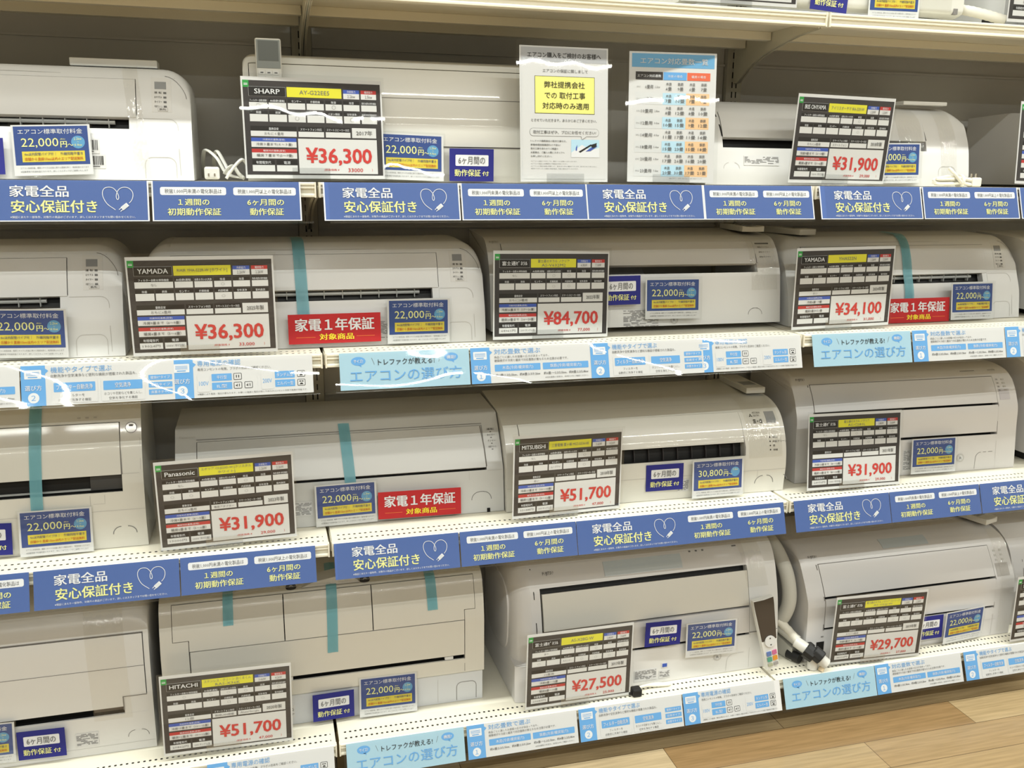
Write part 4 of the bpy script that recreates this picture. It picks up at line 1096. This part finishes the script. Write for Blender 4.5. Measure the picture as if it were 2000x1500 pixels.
for k in range(4): u.text(d, '運転', .668, .676, .258-k*.0095, .262-k*.0095, INKG); u.patch(d, .688, .698, .258-k*.0095, .262-k*.0095, SEAM2)
d.build('control_panel', u.root); u.reset_mark(.540, .040, .0125); u.sticker(.345, .372, .012, .075)
m = MB(); m.tube([(.012, .012, .0), (.012, .012, .02)], .012, P_LILAC, 12); m.build('foot', u.root); u3d = u
# --- 3e
u = AC('air_conditioner', 'white air conditioner sliver behind the right picture edge, third shelf', (2.085, .10, Z[3]), 0, .79, [(.01, .03), (.0, .12), (.01, .2), (.04, .27), (.09, .31), (.26, .32)], .28, P_LILAC, fil=.05)
u.body(.06, .72, .11, .135, .24); u.finish()
m = MB(); m.box(.03, .7, .06, .2, 0, .034, RUB); m.build('foot', u.root)

# --- 4a
u = AC('air_conditioner', 'tall white air conditioner with clear tape in the lower left corner, bottom shelf', (-1.216, .102, Z[4]), 0, .790, [(.0, 0), (.0, .10), (.0, .2), (.006, .29), (.022, .345), (.06, .372), (.12, .38), (.26, .382)], .26, P_WHITE, fil=.03, corner=.05, czone=.07)
xb = .778
m = MB(); u.prism(m, 0, .02, 0, u.mat); u.prism(m, xb, u.W, 0, u.mat)
u.shell(m, .02, xb, 0, u.sz(.099), -.005, 0, u.mat); u.shell(m, .725, xb, u.sz(.099), u.sz(.1445), -.03, -.0005, u.mat); u.shell(m, .02, xb, u.sz(.302), u.L[-1], -.02, 0, u.mat)
u.casing = m; u.core = MB(); u.prism(u.core, .018, xb+.001, -.022, P_COIL, a=u.sz(.01))
q = MB(); u.shell(q, .022, .7235, u.sz(.119), u.sz(.2985), -.014, .0015, u.mat); u.shell(q, .7235, xb-.002, u.sz(.1455), u.sz(.2985), -.014, .0015, u.mat); u.ribbon(q, [(.022, .22), (.4, .22), (xb-.002, .22)], .0012, SEAM, .0022); u.panel = q
u.ribbon(m, [(.02, .301), (.4, .301), (xb, .301)], .0022, SEAM, .001)
u.ribbon(m, [(.7245, .110), (.7245, .1449)], .0026, SEAM, .0024); u.ribbon(m, [(.7245, .1449), (.75, .1449), (.778, .1449)], .0016, SEAM, .0024)
u.knock(m, .728, .775, .052, .016, SEAM, dash=True); u.ribbon(m, [(.5, .02), (.65, .02), (.789, .02)], .0007, SEAM2); u.finish()
m = MB(); u.shell(m, .655, .7235, u.sz(.101), u.sz(.119), -.0215, -.016, flat('shutter_brown', (.16, .13, .10), .4)); m.build('outlet_shutter', u.root)
u.sticker(.612, .663, .026, .062); u.tape(.700, .085, .09, ytop=.10, dx=-.01, mat=PACK, name='clear_tape'); u4a = u

# --- 4b
u = AC('air_conditioner', 'beige air conditioner with three-part panel, camera lenses and blue tapes, bottom shelf', (-.402, .106, Z[4]), 0, .795, [(.006, 0), (.006, .083), (.0, .086), (.0, .14), (.0, .235), (.010, .290), (.026, .335), (.038, .350), (.058, .357), (.27, .385)], .27, P_BEIGE, fil=.010)
m = MB(); Wd = u.W
u.prism(m, 0, .028, 0, P_BEIGE, a=u.sz(.085)); u.prism(m, .772, Wd, 0, P_BEIGE, a=u.sz(.085))
u.shell(m, .0, .064, u.sz(.085), u.sz(.262), -.03, -.0002, P_BEIGE); u.shell(m, .744, Wd, u.sz(.085), u.sz(.262), -.03, -.0002, P_BEIGE)
u.shell(m, .064, .744, u.sz(.085), u.sz(.1255), -.005, 0, P_BEIGE); u.shell(m, .028, .772, u.sz(.347), u.L[-1], -.02, 0, P_BEIGE)
u.casing = m; u.core = MB(); u.prism(u.core, .0265, .7735, -.022, P_COIL, a=u.sz(.088))
q = MB()
for a, b_, z0 in ((.0295, .288, .2365), (.2905, .505, .2365), (.5075, .7705, .2365)):
    x0 = max(a, .066); x1 = min(b_, .742); u.shell(q, x0, x1, u.sz(.2375), u.sz(.345), -.014, .002, P_BEIGE)
    if a < .066: u.shell(q, a, .066, u.sz(.264), u.sz(.345), -.014, .002, P_BEIGE)
    if b_ > .742: u.shell(q, .742, b_, u.sz(.264), u.sz(.345), -.014, .002, P_BEIGE)
u.panel = q
u.ribbon(m, [(.0, .0845), (.4, .0845), (.795, .0845)], .0009, SEAM2); u.ribbon(m, [(.743, .09), (.743, .26)], .0012, SEAM); u.ribbon(m, [(.065, .09), (.065, .26)], .0012, SEAM); u.finish()
fl = MB(); u.shell(fl, .067, .7415, u.sz(.139), u.sz(.2355), -.012, .0022, P_BEIGE); fl.build('air_flap', u.root, smooth=32)
lt = MB(); u.prism(lt, .003, Wd-.003, 0, P_TRAY, a=0, b=u.sz(.083)); u.knock(lt, .722, .775, .055, .014, SEAM, w=.0014); u.ribbon(lt, [(.672, .005), (.672, .07)], .0008, SEAM2); lt.build('lower_tray', u.root, smooth=32)
for x in (.310, .493):
    b = MB(); p, _ = u.at(u.sz(.350)); seg = 12
    v = []; f = []
    for j in range(5):
        a = j/4*math.pi/2
        for k in range(seg+1): t = math.pi*k/seg; v.append((x+.0135*math.cos(a)*math.cos(t), p.x+.010-.010*math.sin(a), (.352)+.0155*math.cos(a)*math.sin(t)))
    for j in range(4):
        for k in range(seg): i = j*(seg+1)+k; f.append((i, i+1, i+seg+2, i+seg+1))
    b.add(v, f, RUB); b.tube([(x, p.x+.012, .358), (x, p.x+.002, .358)], .0055, LCD, 12); b.build('camera_lens', u.root, smooth=40)
b = MB(); pts = [(.335, .353), (.37, .366), (.42, .374), (.45, .372), (.472, .362), (.48, .353)]
py = u.at(u.sz(.350))[0].x
v = [(x, py+.003, z) for x, z in pts]+[(x, py+.05, z+.002) for x, z in pts]; n = len(pts)
b.add(v, [tuple(range(n))]+[(i+1, i, i+n, i+n+1) for i in range(n-1)], P_TRAY); b.build('sensor_cover', u.root)
u.tape(.158, .024, .290, ytop=.12, dx=.002); u.tape(.404, .026, .192, ytop=.14, dx=.006); u.tape(.660, .026, .272, ytop=.12, dx=-.004)
m = MB(); u.shell(m, .690, .712, u.sz(.128), u.sz(.136), -.015, .0, CELL); u.shell(m, .298, .304, u.sz(.126), u.sz(.136), -.015, 0, CELL); m.build('outlet_clip', u.root); u.sticker(.255, .305, .02, .055); u4b = u

# --- 4c
u = AC('air_conditioner', 'big rounded air conditioner with taped brown remote, bottom shelf, middle bay', (.468, .056, Z[4]), .8, .778, [(.004, 0), (.006, .10), (.016, .19), (.026, .235), (.044, .295), (.066, .334), (.092, .356), (.14, .366), (.32, .385)], .33, P_WHITE, fil=.02)
m = MB(); Wd = u.W
u.prism(m, .048, .075, 0, P_LILAC); u.prism(m, .688, Wd, 0, P_WHITE)
u.shell(m, .075, .688, 0, u.sz(.105), -.005, .0, P_WHITE); u.shell(m, .075, .688, u.sz(.300), u.L[-1], -.02, 0, P_LILAC)
# rounded left ear with round side cover
ear = []
for x, ins in ((.048, .0), (.030, .006), (.014, .020), (.004, .040), (.0, .062)):
    ring = []
    for t in u.ss(0, u.L[-1]):
        p_, _ = u.at(t); n_, _ = u.ndir(t); k = ins*(1 if p_.y > .11 else .15); q_ = p_-n_*k; ring.append((x, q_.x, max(q_.y, 0)))
    ring.append((x, .33, ring[-1][2])); ring.append((x, .33, 0)); ear.append(ring)
n = len(ear[0]); v = [q_ for r_ in ear for q_ in r_]; f = []
for i in range(len(ear)-1):
    for k in range(n): f.append((i*n+k, (i+1)*n+k, (i+1)*n+(k+1) % n, i*n+(k+1) % n)[::-1])
f.append(tuple(range((len(ear)-1)*n, len(ear)*n)))
m.add(v, f, P_LILAC)
u.ribbon(m, [(.060, .13), (.060, .2), (.058, .29), (.057, .345)], .0022, DARK, .001)
u.ribbon(m, [(.0, .108), (.05, .108)], .0012, SEAM)
u.casing = m; u.core = MB(); u.prism(u.core, .073, .690, -.022, P_COIL, a=u.sz(.01))
q = MB(); u.shell(q, .080, .686, u.sz(.191), u.sz(.286), -.010, .001, P_BEIGE); u.shell(q, .077, .686, u.sz(.113), u.sz(.185), -.014, .002, P_LILAC); u.panel = q
u.ribbon(m, [(.690, .005), (.690, .11)], .0008, SEAM2); u.ribbon(m, [(.688, .112), (.70, .112), (.776, .112)], .0022, SEAM, .001)
u.ribbon(m, [(.686, .30), (.689, .355)], .0012, SEAM)
r = .022
u.ribbon(m, [(.618, .004), (.620, .032)]+[(.620+r-r*math.cos(a), .032+r*math.sin(a)) for a in [k/5*math.pi/2 for k in range(1, 6)]]+[(.672, .055)], .0011, SEAM2); u.finish()
l = MB(); u.text(l, 'FUJITSU', .088, .118, .327, .336, INK, bold=.02); u.patch(l, .655, .668, .345, .3475, INKG)
for x in (.52, .54, .56): u.patch(l, x, x+.006, .343, .346, INKG)
l.build('maker_logo', u.root)
w = MB(); u.patch(w, .262, .492, .311, .343, flat('window_pale_blue', (.50, .56, .60), .15, .6), .0012); w.build('sensor_window', u.root)
sc_ = MB(); pts = [(.001, .03+.235*((1-math.cos(t))/2), 0) for t in (0,)]
cv = []
for k in range(28):
    a = 2*math.pi*k/28; ca, sa = math.cos(a), math.sin(a); e = .62
    cv.append((-.003, .195+.115*math.copysign(abs(ca)**e, ca), .200+.105*math.copysign(abs(sa)**e, sa)))
cv2 = [(-.006, .195+(y-.195)*.9, .2+(z-.2)*.9) for _, y, z in cv]
vv = [(.002, y, z) for _, y, z in cv]+cv+cv2; ff = [tuple(range(56, 84))[::-1]]
for j in range(2):
    for k in range(28): ff.append((j*28+k, (j+1)*28+k, (j+1)*28+(k+1) % 28, j*28+(k+1) % 28))
sc_.add(vv, ff, P_LILAC); sc_.build('side_fan_cover', u.root, smooth=40)
u.tape(.715, .066, .24, ytop=.14, dx=-.02, mat=PACK, name='clear_tape'); u.reset_mark(.590, .052, .0125); u.sticker(.338, .405, .012, .045); u.sticker(.412, .445, .012, .035, name='warning_label')
m = MB(); u.patch(m, .418, .438, .042, .058, PAPER, .001); u.patch(m, .421, .435, .045, .055, BLU, .0016); m.build('energy_label', u.root); u4c = u

# --- 4d
u = noc('warm grey-white air conditioner with foam pipes at its left foot, bottom shelf, right bay', (1.334, .062, Z[4]), 0, .715, .3, (.093, .186, .272, .282), P_LILAC, prof=[(.0, .0), (.0, .10), (.003, .18), (.028, .228), (.056, .272), (.074, .296), (.11, .312), (.3, .325)])
c = u.casing; u.ribbon(c, [(.66, .055), (.60, .055), (.54, .055)], .0008, SEAM2); u.finish()
l = MB(); u.text(l, 'FUJITSU', .030, .058, .286, .293, INK); l.build('maker_logo', u.root)
d = MB(); u.patch(d, .655, .700, .190, .225, flat('sensor_window_grey', (.42, .40, .38), .3))
for k in range(3): u.patch(d, .660, .668, .255-k*.012, .260-k*.012, SEAM2); u.patch(d, .682, .690, .255-k*.012, .260-k*.012, SEAM2)
d.build('control_panel', u.root)
w = MB(); u.patch(w, .285, .445, .292, .308, flat('window_pale_blue', (.5, .5, .5)), .0012); w.build('sensor_window', u.root)
m = MB(); u.patch(m, .035, .060, .014, .058, DARK, .001); m.build('pipe_opening', u.root)
m = MB(); u.patch(m, .048, .056, .073, .0755, INKG, .001); m.build('screw_cover', u.root)
u.tape(.690, .055, .01, ytop=.20, mat=PACK, name='clear_tape'); u4d = u
# --- 4e
u = AC('air_conditioner', 'grey air conditioner sliver behind the card at the lower right edge, bottom shelf', (2.075, .10, Z[4]), 0, .79, [(.006, 0), (.0, .12), (.006, .2), (.03, .26), (.09, .30), (.26, .31)], .28, P_LILAC, fil=.04)
u.body(.06, .72, .11, .135, .22); u.ribbon(u.casing, [(.05, .13), (.045, .18), (.04, .215)], .002, SEAM); u.finish()
# --- topmost shelf
u = AC('air_conditioner', 'cream air conditioner on the topmost shelf showing only its lower edge', (.868, .092, 1.9), 0, .785, [(.03, .022), (.0, .030), (.0, .14), (.02, .22), (.08, .26), (.25, .27)], .26, P_CREAM, fil=.01)
u.body(.05, .74, .10, .125, .20); u.finish()
m = MB(); m.box(.06, .74, .06, .24, -.003, .024, P_CREAM); m.build('mounting_foot', u.root)
m = MB(); m.box(.755, .768, -.0008, .01, .028, .042, SEAM); m.build('cable_notch', u.root)
u.tape(.700, .09, .033, zb=.2, mat=WRAP, name='clear_tape')
u = AC('air_conditioner', 'grey-white air conditioner on the topmost shelf in the top right corner', (1.752, .060, Z[0]), 0, .79, [(.0, .0), (.0, .14), (.02, .22), (.08, .26), (.25, .27)], .26, P_COOL, fil=.02)
u.body(.10, .74, .10, .125, .20); u.ribbon(u.casing, [(.04, .0), (.05, .03), (.08, .035)], .001, SEAM2); u.finish()
m = MB(); m.box(-.0012, .002, .03, .075, .008, .042, RUB); m.build('pipe_opening', u.root)
m = MB(); m.tube(spline([(1.668, .16, 1.955), (1.672, .11, 1.945), (1.700, .065, 1.928), (1.735, .032, 1.9105)], 8), .0125, HOSE, 10, ribs=.04)
tag(m.build('foam_pipe', smooth=60), 'beige foam-wrapped pipe lying on the topmost shelf beside the right unit', 'pipe')

# ------------------------------------------------------------------ remotes, cords, hoses
def slab_remote(name, label, loc, rot, L, W, T, mat=REMW, concave=False):
    root = empty(name, loc, rot)
    m = MB(); n = 6; poly = []
    for k in range(n+1):
        x = -W/2+W*k/n; poly.append((x, T-(.003*(1-(2*k/n-1)**2) if concave else 0)))
    v = []; f = []
    prof = [(-W/2, 0), (W/2, 0)]+poly[::-1]
    N = len(prof)
    v = [(x, 0, z) for x, z in prof]+[(x, L, z) for x, z in prof]
    f = [(i, N+i, N+(i+1) % N, (i+1) % N) for i in range(N)]+[tuple(range(N)), tuple(range(N, 2*N))[::-1]]
    m.add(v, f, mat); m.build('remote_body', root, bevel=.002)
    q = MB(); q.box(-W*.34, W*.34, .035, L*.45, T-.002, T+.0004, LCD); q.build('display', root)
    tag(root, label, 'remote control', 'remote controls on the units')
    return root
slab_remote('remote_control', 'white remote control lying lengthwise on the upper left air conditioner', (-.320, .215, Z[1]+.2375), (0, 0, R(90)), .175, .05, .016)
slab_remote('remote_control', 'remote control on top of the long black-slotted unit, second shelf', (1.158, .205, Z[2]+.248), (0, 0, R(-7)), .17, .062, .016, concave=True)
slab_remote('remote_control', 'remote control on the rounded unit behind the ¥34,100 card', (1.326, .205, Z[2]+.2385), (0, 0, R(12)), .17, .058, .016)
slab_remote('remote_control', 'remote control on the cream unit with two hook marks, third shelf', (1.200, .205, Z[3]+.2475), (0, 0, R(-2)), .17, .058, .017)
slab_remote('remote_control', 'remote control on the lower right unit, bottom shelf', (2.028, .160, Z[4]+.3240), (0, 0, R(18)), .17, .062, .018, concave=True)
slab_remote('remote_control', 'grey remote control wrapped on top of the rounded unit, upper shelf right', (1.700, .190, Z[1]+.2145), (0, 0, R(88)), .135, .045, .010)
# taped remote on the cream unit
root = empty('remote_control', (-.087, .1000, 1.676), (R(-4), 0, 0))
m = MB(); m.box(-.027, .027, -.016, .0, 0, .117, P_CREAM); m.build('remote_body', root, bevel=.004)
q = MB(); q.box(-.021, .021, -.0172, -.016, .070, .111, flat('remote_lcd', (.10, .11, .10), .3)); q.box(-.0245, .0245, -.0168, -.016, .055, .113, flat('remote_bezel', (.22, .24, .23), .4)); q.build('display', root)
q = MB()
for i in range(3):
    for j in range(2): q.box(-.021+i*.0145, -.009+i*.0145, -.0172, -.016, .030+j*.0115, .039+j*.0115, REMW); q.box(-.018+i*.0145, -.012+i*.0145, -.0176, -.017, .033+j*.0115, .0355+j*.0115, INKG)
q.build('button', root)
tag(root, 'cream remote control taped upright above the ¥36,300 card of 2017年', 'remote control', 'remote controls on the units')
# brown remote taped to the big rounded unit: two-tone blade
root = empty('remote_control', (1.208, .034, .172), (R(-6), R(-9.5), 0)); 
def blade(z0, z1, w, mat, y0, y1, m):
    n = 12; v = []; f = []
    for k in range(n+1):
        z = z0+(z1-z0)*k/n; hw = w(z); v += [(-hw, y0, z), (0, y0-.004, z), (hw, y0, z), (hw, y1, z), (-hw, y1, z)]
    for k in range(n):
        for q in range(5): f.append((k*5+q, k*5+(q+1) % 5, (k+1)*5+(q+1) % 5, (k+1)*5+q))
    f += [(4, 3, 2, 1, 0), tuple(n*5+q for q in range(5))]; m.add(v, f, mat)
wid = lambda z: .0190+.0125*max(0, min(1, (z-.02)/.17))
m = MB(); blade(0, .208, wid, REMW, -.012, .004, m); m.build('remote_body', root, smooth=30)
m = MB(); blade(.085, .206, lambda z: wid(z)-.0012, REMD, -.0130, -.0100, m); m.build('brown_cover', root, smooth=30)
m = MB(); cz = .083; m.tube([(0, -.0165, cz), (0, -.0195, cz)], .0165, P_SILVER, 24); m.build('direction_pad', root)
q = MB()
for a, b, c_ in (((-.003, .008), (.003, .008), (0, .0125)), ((.003, -.008), (-.003, -.008), (0, -.0125))): q.add([(x, -.0199, cz+z) for x, z in (a, b, c_)], [(0, 1, 2)], INK)
q.build('arrow_marks', root)
for i, (x, z, nm, col) in enumerate(((-.0085, .047, 'blue', (.10, .16, .38)), (.0085, .048, 'pink', (.50, .12, .25)), (-.0085, .030, 'green', (.08, .28, .20)), (.0085, .031, 'orange', (.62, .26, .03)), (-.0085, .014, 'olive', (.35, .36, .26)), (.0085, .0145, 'grey', (.30, .29, .28)))):
    q = MB(); hh = .0062 if i < 4 else .0042; q.box(x-.0068, x+.0068, -.0180, -.0150, z-hh, z+hh, flat('button_'+nm, col, .5)); b = q.build('button', root); b['label'] = nm + ' button'
tag(root, 'brown and white remote control taped upright on the big rounded unit', 'remote control', 'remote controls on the units')

def plug(root, loc, sx, sy, sz, mat, pins=True, rz=0, dirn=(0, -1, 0)):
    m = MB(); x, y, z = loc; m.box(x-sx/2, x+sx/2, y-sy/2, y+sy/2, z, z+sz, mat); m.build('plug', root, bevel=.004)
    if pins:
        for dx in (-.006, .006):
            q = MB(); q.box(x+dx-.0012, x+dx+.0012, y-sy/2-.012, y-sy/2+.002, z+sz*.25, z+sz*.25+.006, BRASS); q.build('plug_pin', root)
root = empty('power_cord', (0, 0, 0)); 
plug(root, (-.214, .052, 1.500), .030, .026, .026, REMW)
m = MB(); m.tube(spline([(-.245, .30, 1.504), (-.238, .20, 1.545), (-.228, .13, 1.562), (-.205, .10, 1.545), (-.185, .09, 1.512), (-.150, .07, 1.503)], 8), .0045, CORD, 8, .6); m.build('cord', root, smooth=60)
m = MB(); m.tube(spline([(-.218, .30, 1.504), (-.215, .20, 1.54), (-.205, .13, 1.560), (-.190, .11, 1.535), (-.178, .09, 1.508)], 8), .0045, CORD, 8, .6); m.build('cord', root, smooth=60)
m = MB(); m.tube(spline([(-.186, .050, 1.502), (-.174, .052, 1.520), (-.158, .054, 1.538), (-.150, .056, 1.541), (-.143, .058, 1.532), (-.139, .060, 1.515), (-.139, .062, 1.503)], 8), .0048, CORD, 8, .7); m.build('cord', root, smooth=60)
m = MB(); m.tube(spline([(-.190, .075, 1.512), (-.180, .07, 1.525), (-.170, .075, 1.527), (-.160, .07, 1.512), (-.150, .06, 1.503)], 8), .0045, CORD, 8, .7); m.build('cord', root, smooth=60)
tag(root, 'grey-white power cord and plug coiled between two units on the upper shelf', 'cord', 'loose power cords')
root = empty('power_cord', (0, 0, 0))
plug(root, (1.718, .056, 1.4975), .030, .024, .024, CORDW, pins=False)
for dx in (-.004, .010):
    q = MB(); q.box(1.708+dx, 1.711+dx, .050, .056, 1.5215, 1.531, BRASS); q.build('plug_pin', root)
for k in range(6):
    m = MB(); z = 1.503+.004*(k % 4); y = .048+.006*(k % 3)
    m.tube(spline([(1.700, y, z), (1.665, y-.004, z+.004), (1.630, y, z+.008*(k % 2)), (1.604, y+.004, z+.004), (1.596, y+.002, z-.001+.003), (1.606, y-.004, z+.001), (1.640, y-.006, z+.002)], 6), .0042, CORDW, 8); m.build('cord', root, smooth=60)
m = MB(); m.tube(spline([(1.628, .05, 1.545), (1.640, .040, 1.530), (1.655, .038, 1.515), (1.668, .04, 1.505)], 6), .0042, CORDW, 8); m.build('cord', root, smooth=60)
m = MB(); m.tube([(1.664, .051, 1.512), (1.672, .051, 1.512)], .017, CORDW, 14); m.build('cord_tie', root, smooth=60)
tag(root, 'ivory power cord bundled with a tie in front of the upper right unit', 'cord', 'loose power cords')
root = empty('power_cord', (0, 0, 0))
m = MB(); m.box(.782, .808, .010, .036, .1505, .1725, RUB); m.build('plug', root, bevel=.004)
m = MB(); m.box(.774, .784, .020, .026, .155, .162, RUB); m.build('plug_pin', root)
for k in range(3):
    m = MB(); m.tube(spline([(.800, .038+.005*k, .160-.003*k), (.830, .042, .162), (.860, .044+.004*k, .1575), (.895, .042+.003*k, .1555), (.905, .046, .1555)], 6), .0042, CORDW, 8); m.build('cord', root, smooth=60)
tag(root, 'black plug with ivory cord under the big rounded unit, bottom shelf', 'cord', 'loose power cords')

# foam pipes beside the lower right unit
root = empty('foam_pipes', (1.30, .1, Z[4]))
def loc(pts): return [(x-1.30, y-.1, z-Z[4]) for x, y, z in pts]
m = MB(); m.tube(spline(loc([(1.268, .36, .46), (1.275, .28, .485), (1.287, .20, .468), (1.296, .14, .415), (1.300, .115, .36), (1.298, .110, .31), (1.288, .125, .262), (1.276, .16, .235)]), 8), .0205, HOSEG, 14); m.build('foam_pipe', root, smooth=60)
m = MB(); m.tube(spline(loc([(1.276, .15, .245), (1.292, .11, .232), (1.312, .070, .216)]), 8), .0165, HOSEG, 14); m.build('foam_pipe', root, smooth=60)
m = MB(); m.tube(spline(loc([(1.304, .066, .218), (1.328, .030, .203), (1.352, .014, .185), (1.368, .006, .172)]), 8), .0165, P_CREAM, 14); m.build('foam_pipe', root, smooth=60)
m = MB(); m.tube(spline(loc([(1.340, .026, .198), (1.337, .026, .175), (1.336, .026, .1525)]), 6), .0150, P_CREAM, 14); m.build('foam_pipe', root, smooth=60)
m = MB(); m.tube(spline(loc([(1.268, .30, .40), (1.275, .22, .36), (1.280, .18, .31), (1.276, .17, .26)]), 14), .0125, HOSEG, 12, ribs=.10); m.build('ribbed_hose', root, smooth=60)
m = MB(); m.tube(spline(loc([(1.276, .12, .262), (1.295, .095, .240), (1.310, .060, .216), (1.318, .044, .204)]), 5), .0125, HOSE, 12, ribs=.05); m.build('ribbed_hose', root, smooth=60)
m = MB(); m.tube(loc([(1.316, .036, .208), (1.334, .016, .195)]), .0225, RUB, 10); m.tube(loc([(1.332, .022, .208), (1.350, .004, .192)]), .0215, RUB, 8); m.box(.030, .050, -.062, -.040, .050, .066, RUB); m.box(.052, .066, -.075, -.055, .036, .052, RUB); m.build('tape_wrap', root, bevel=.003)
m = MB(); m.tube(spline(loc([(1.366, .010, .170), (1.354, .006, .160), (1.350, .004, .1535)]), 5), .0085, FOAM, 10, .5); m.build('foam_end', root, smooth=60)
m = MB(); v = loc([(1.262, .22, .152), (1.262, .22, .235), (1.300, .075, .152), (1.300, .075, .190), (1.290, .24, .152), (1.290, .24, .235), (1.328, .095, .152), (1.328, .095, .190)])
m.add(v, [(0, 1, 3, 2), (4, 6, 7, 5), (1, 5, 7, 3), (2, 3, 7, 6), (0, 4, 5, 1)], HOSEG); m.build('pipe_cover', root)
m = MB(); m.tube(loc([(1.300, .095, .167), (1.317, .058, .167)]), .0145, RUB, 14); m.build('pipe_end', root, smooth=60)
tag(root, 'foam-wrapped refrigerant pipes with black tape between two bottom shelf units', 'pipe')

bpy.data.scenes.remove(_ts)
bpy.data.objects.remove(_to)
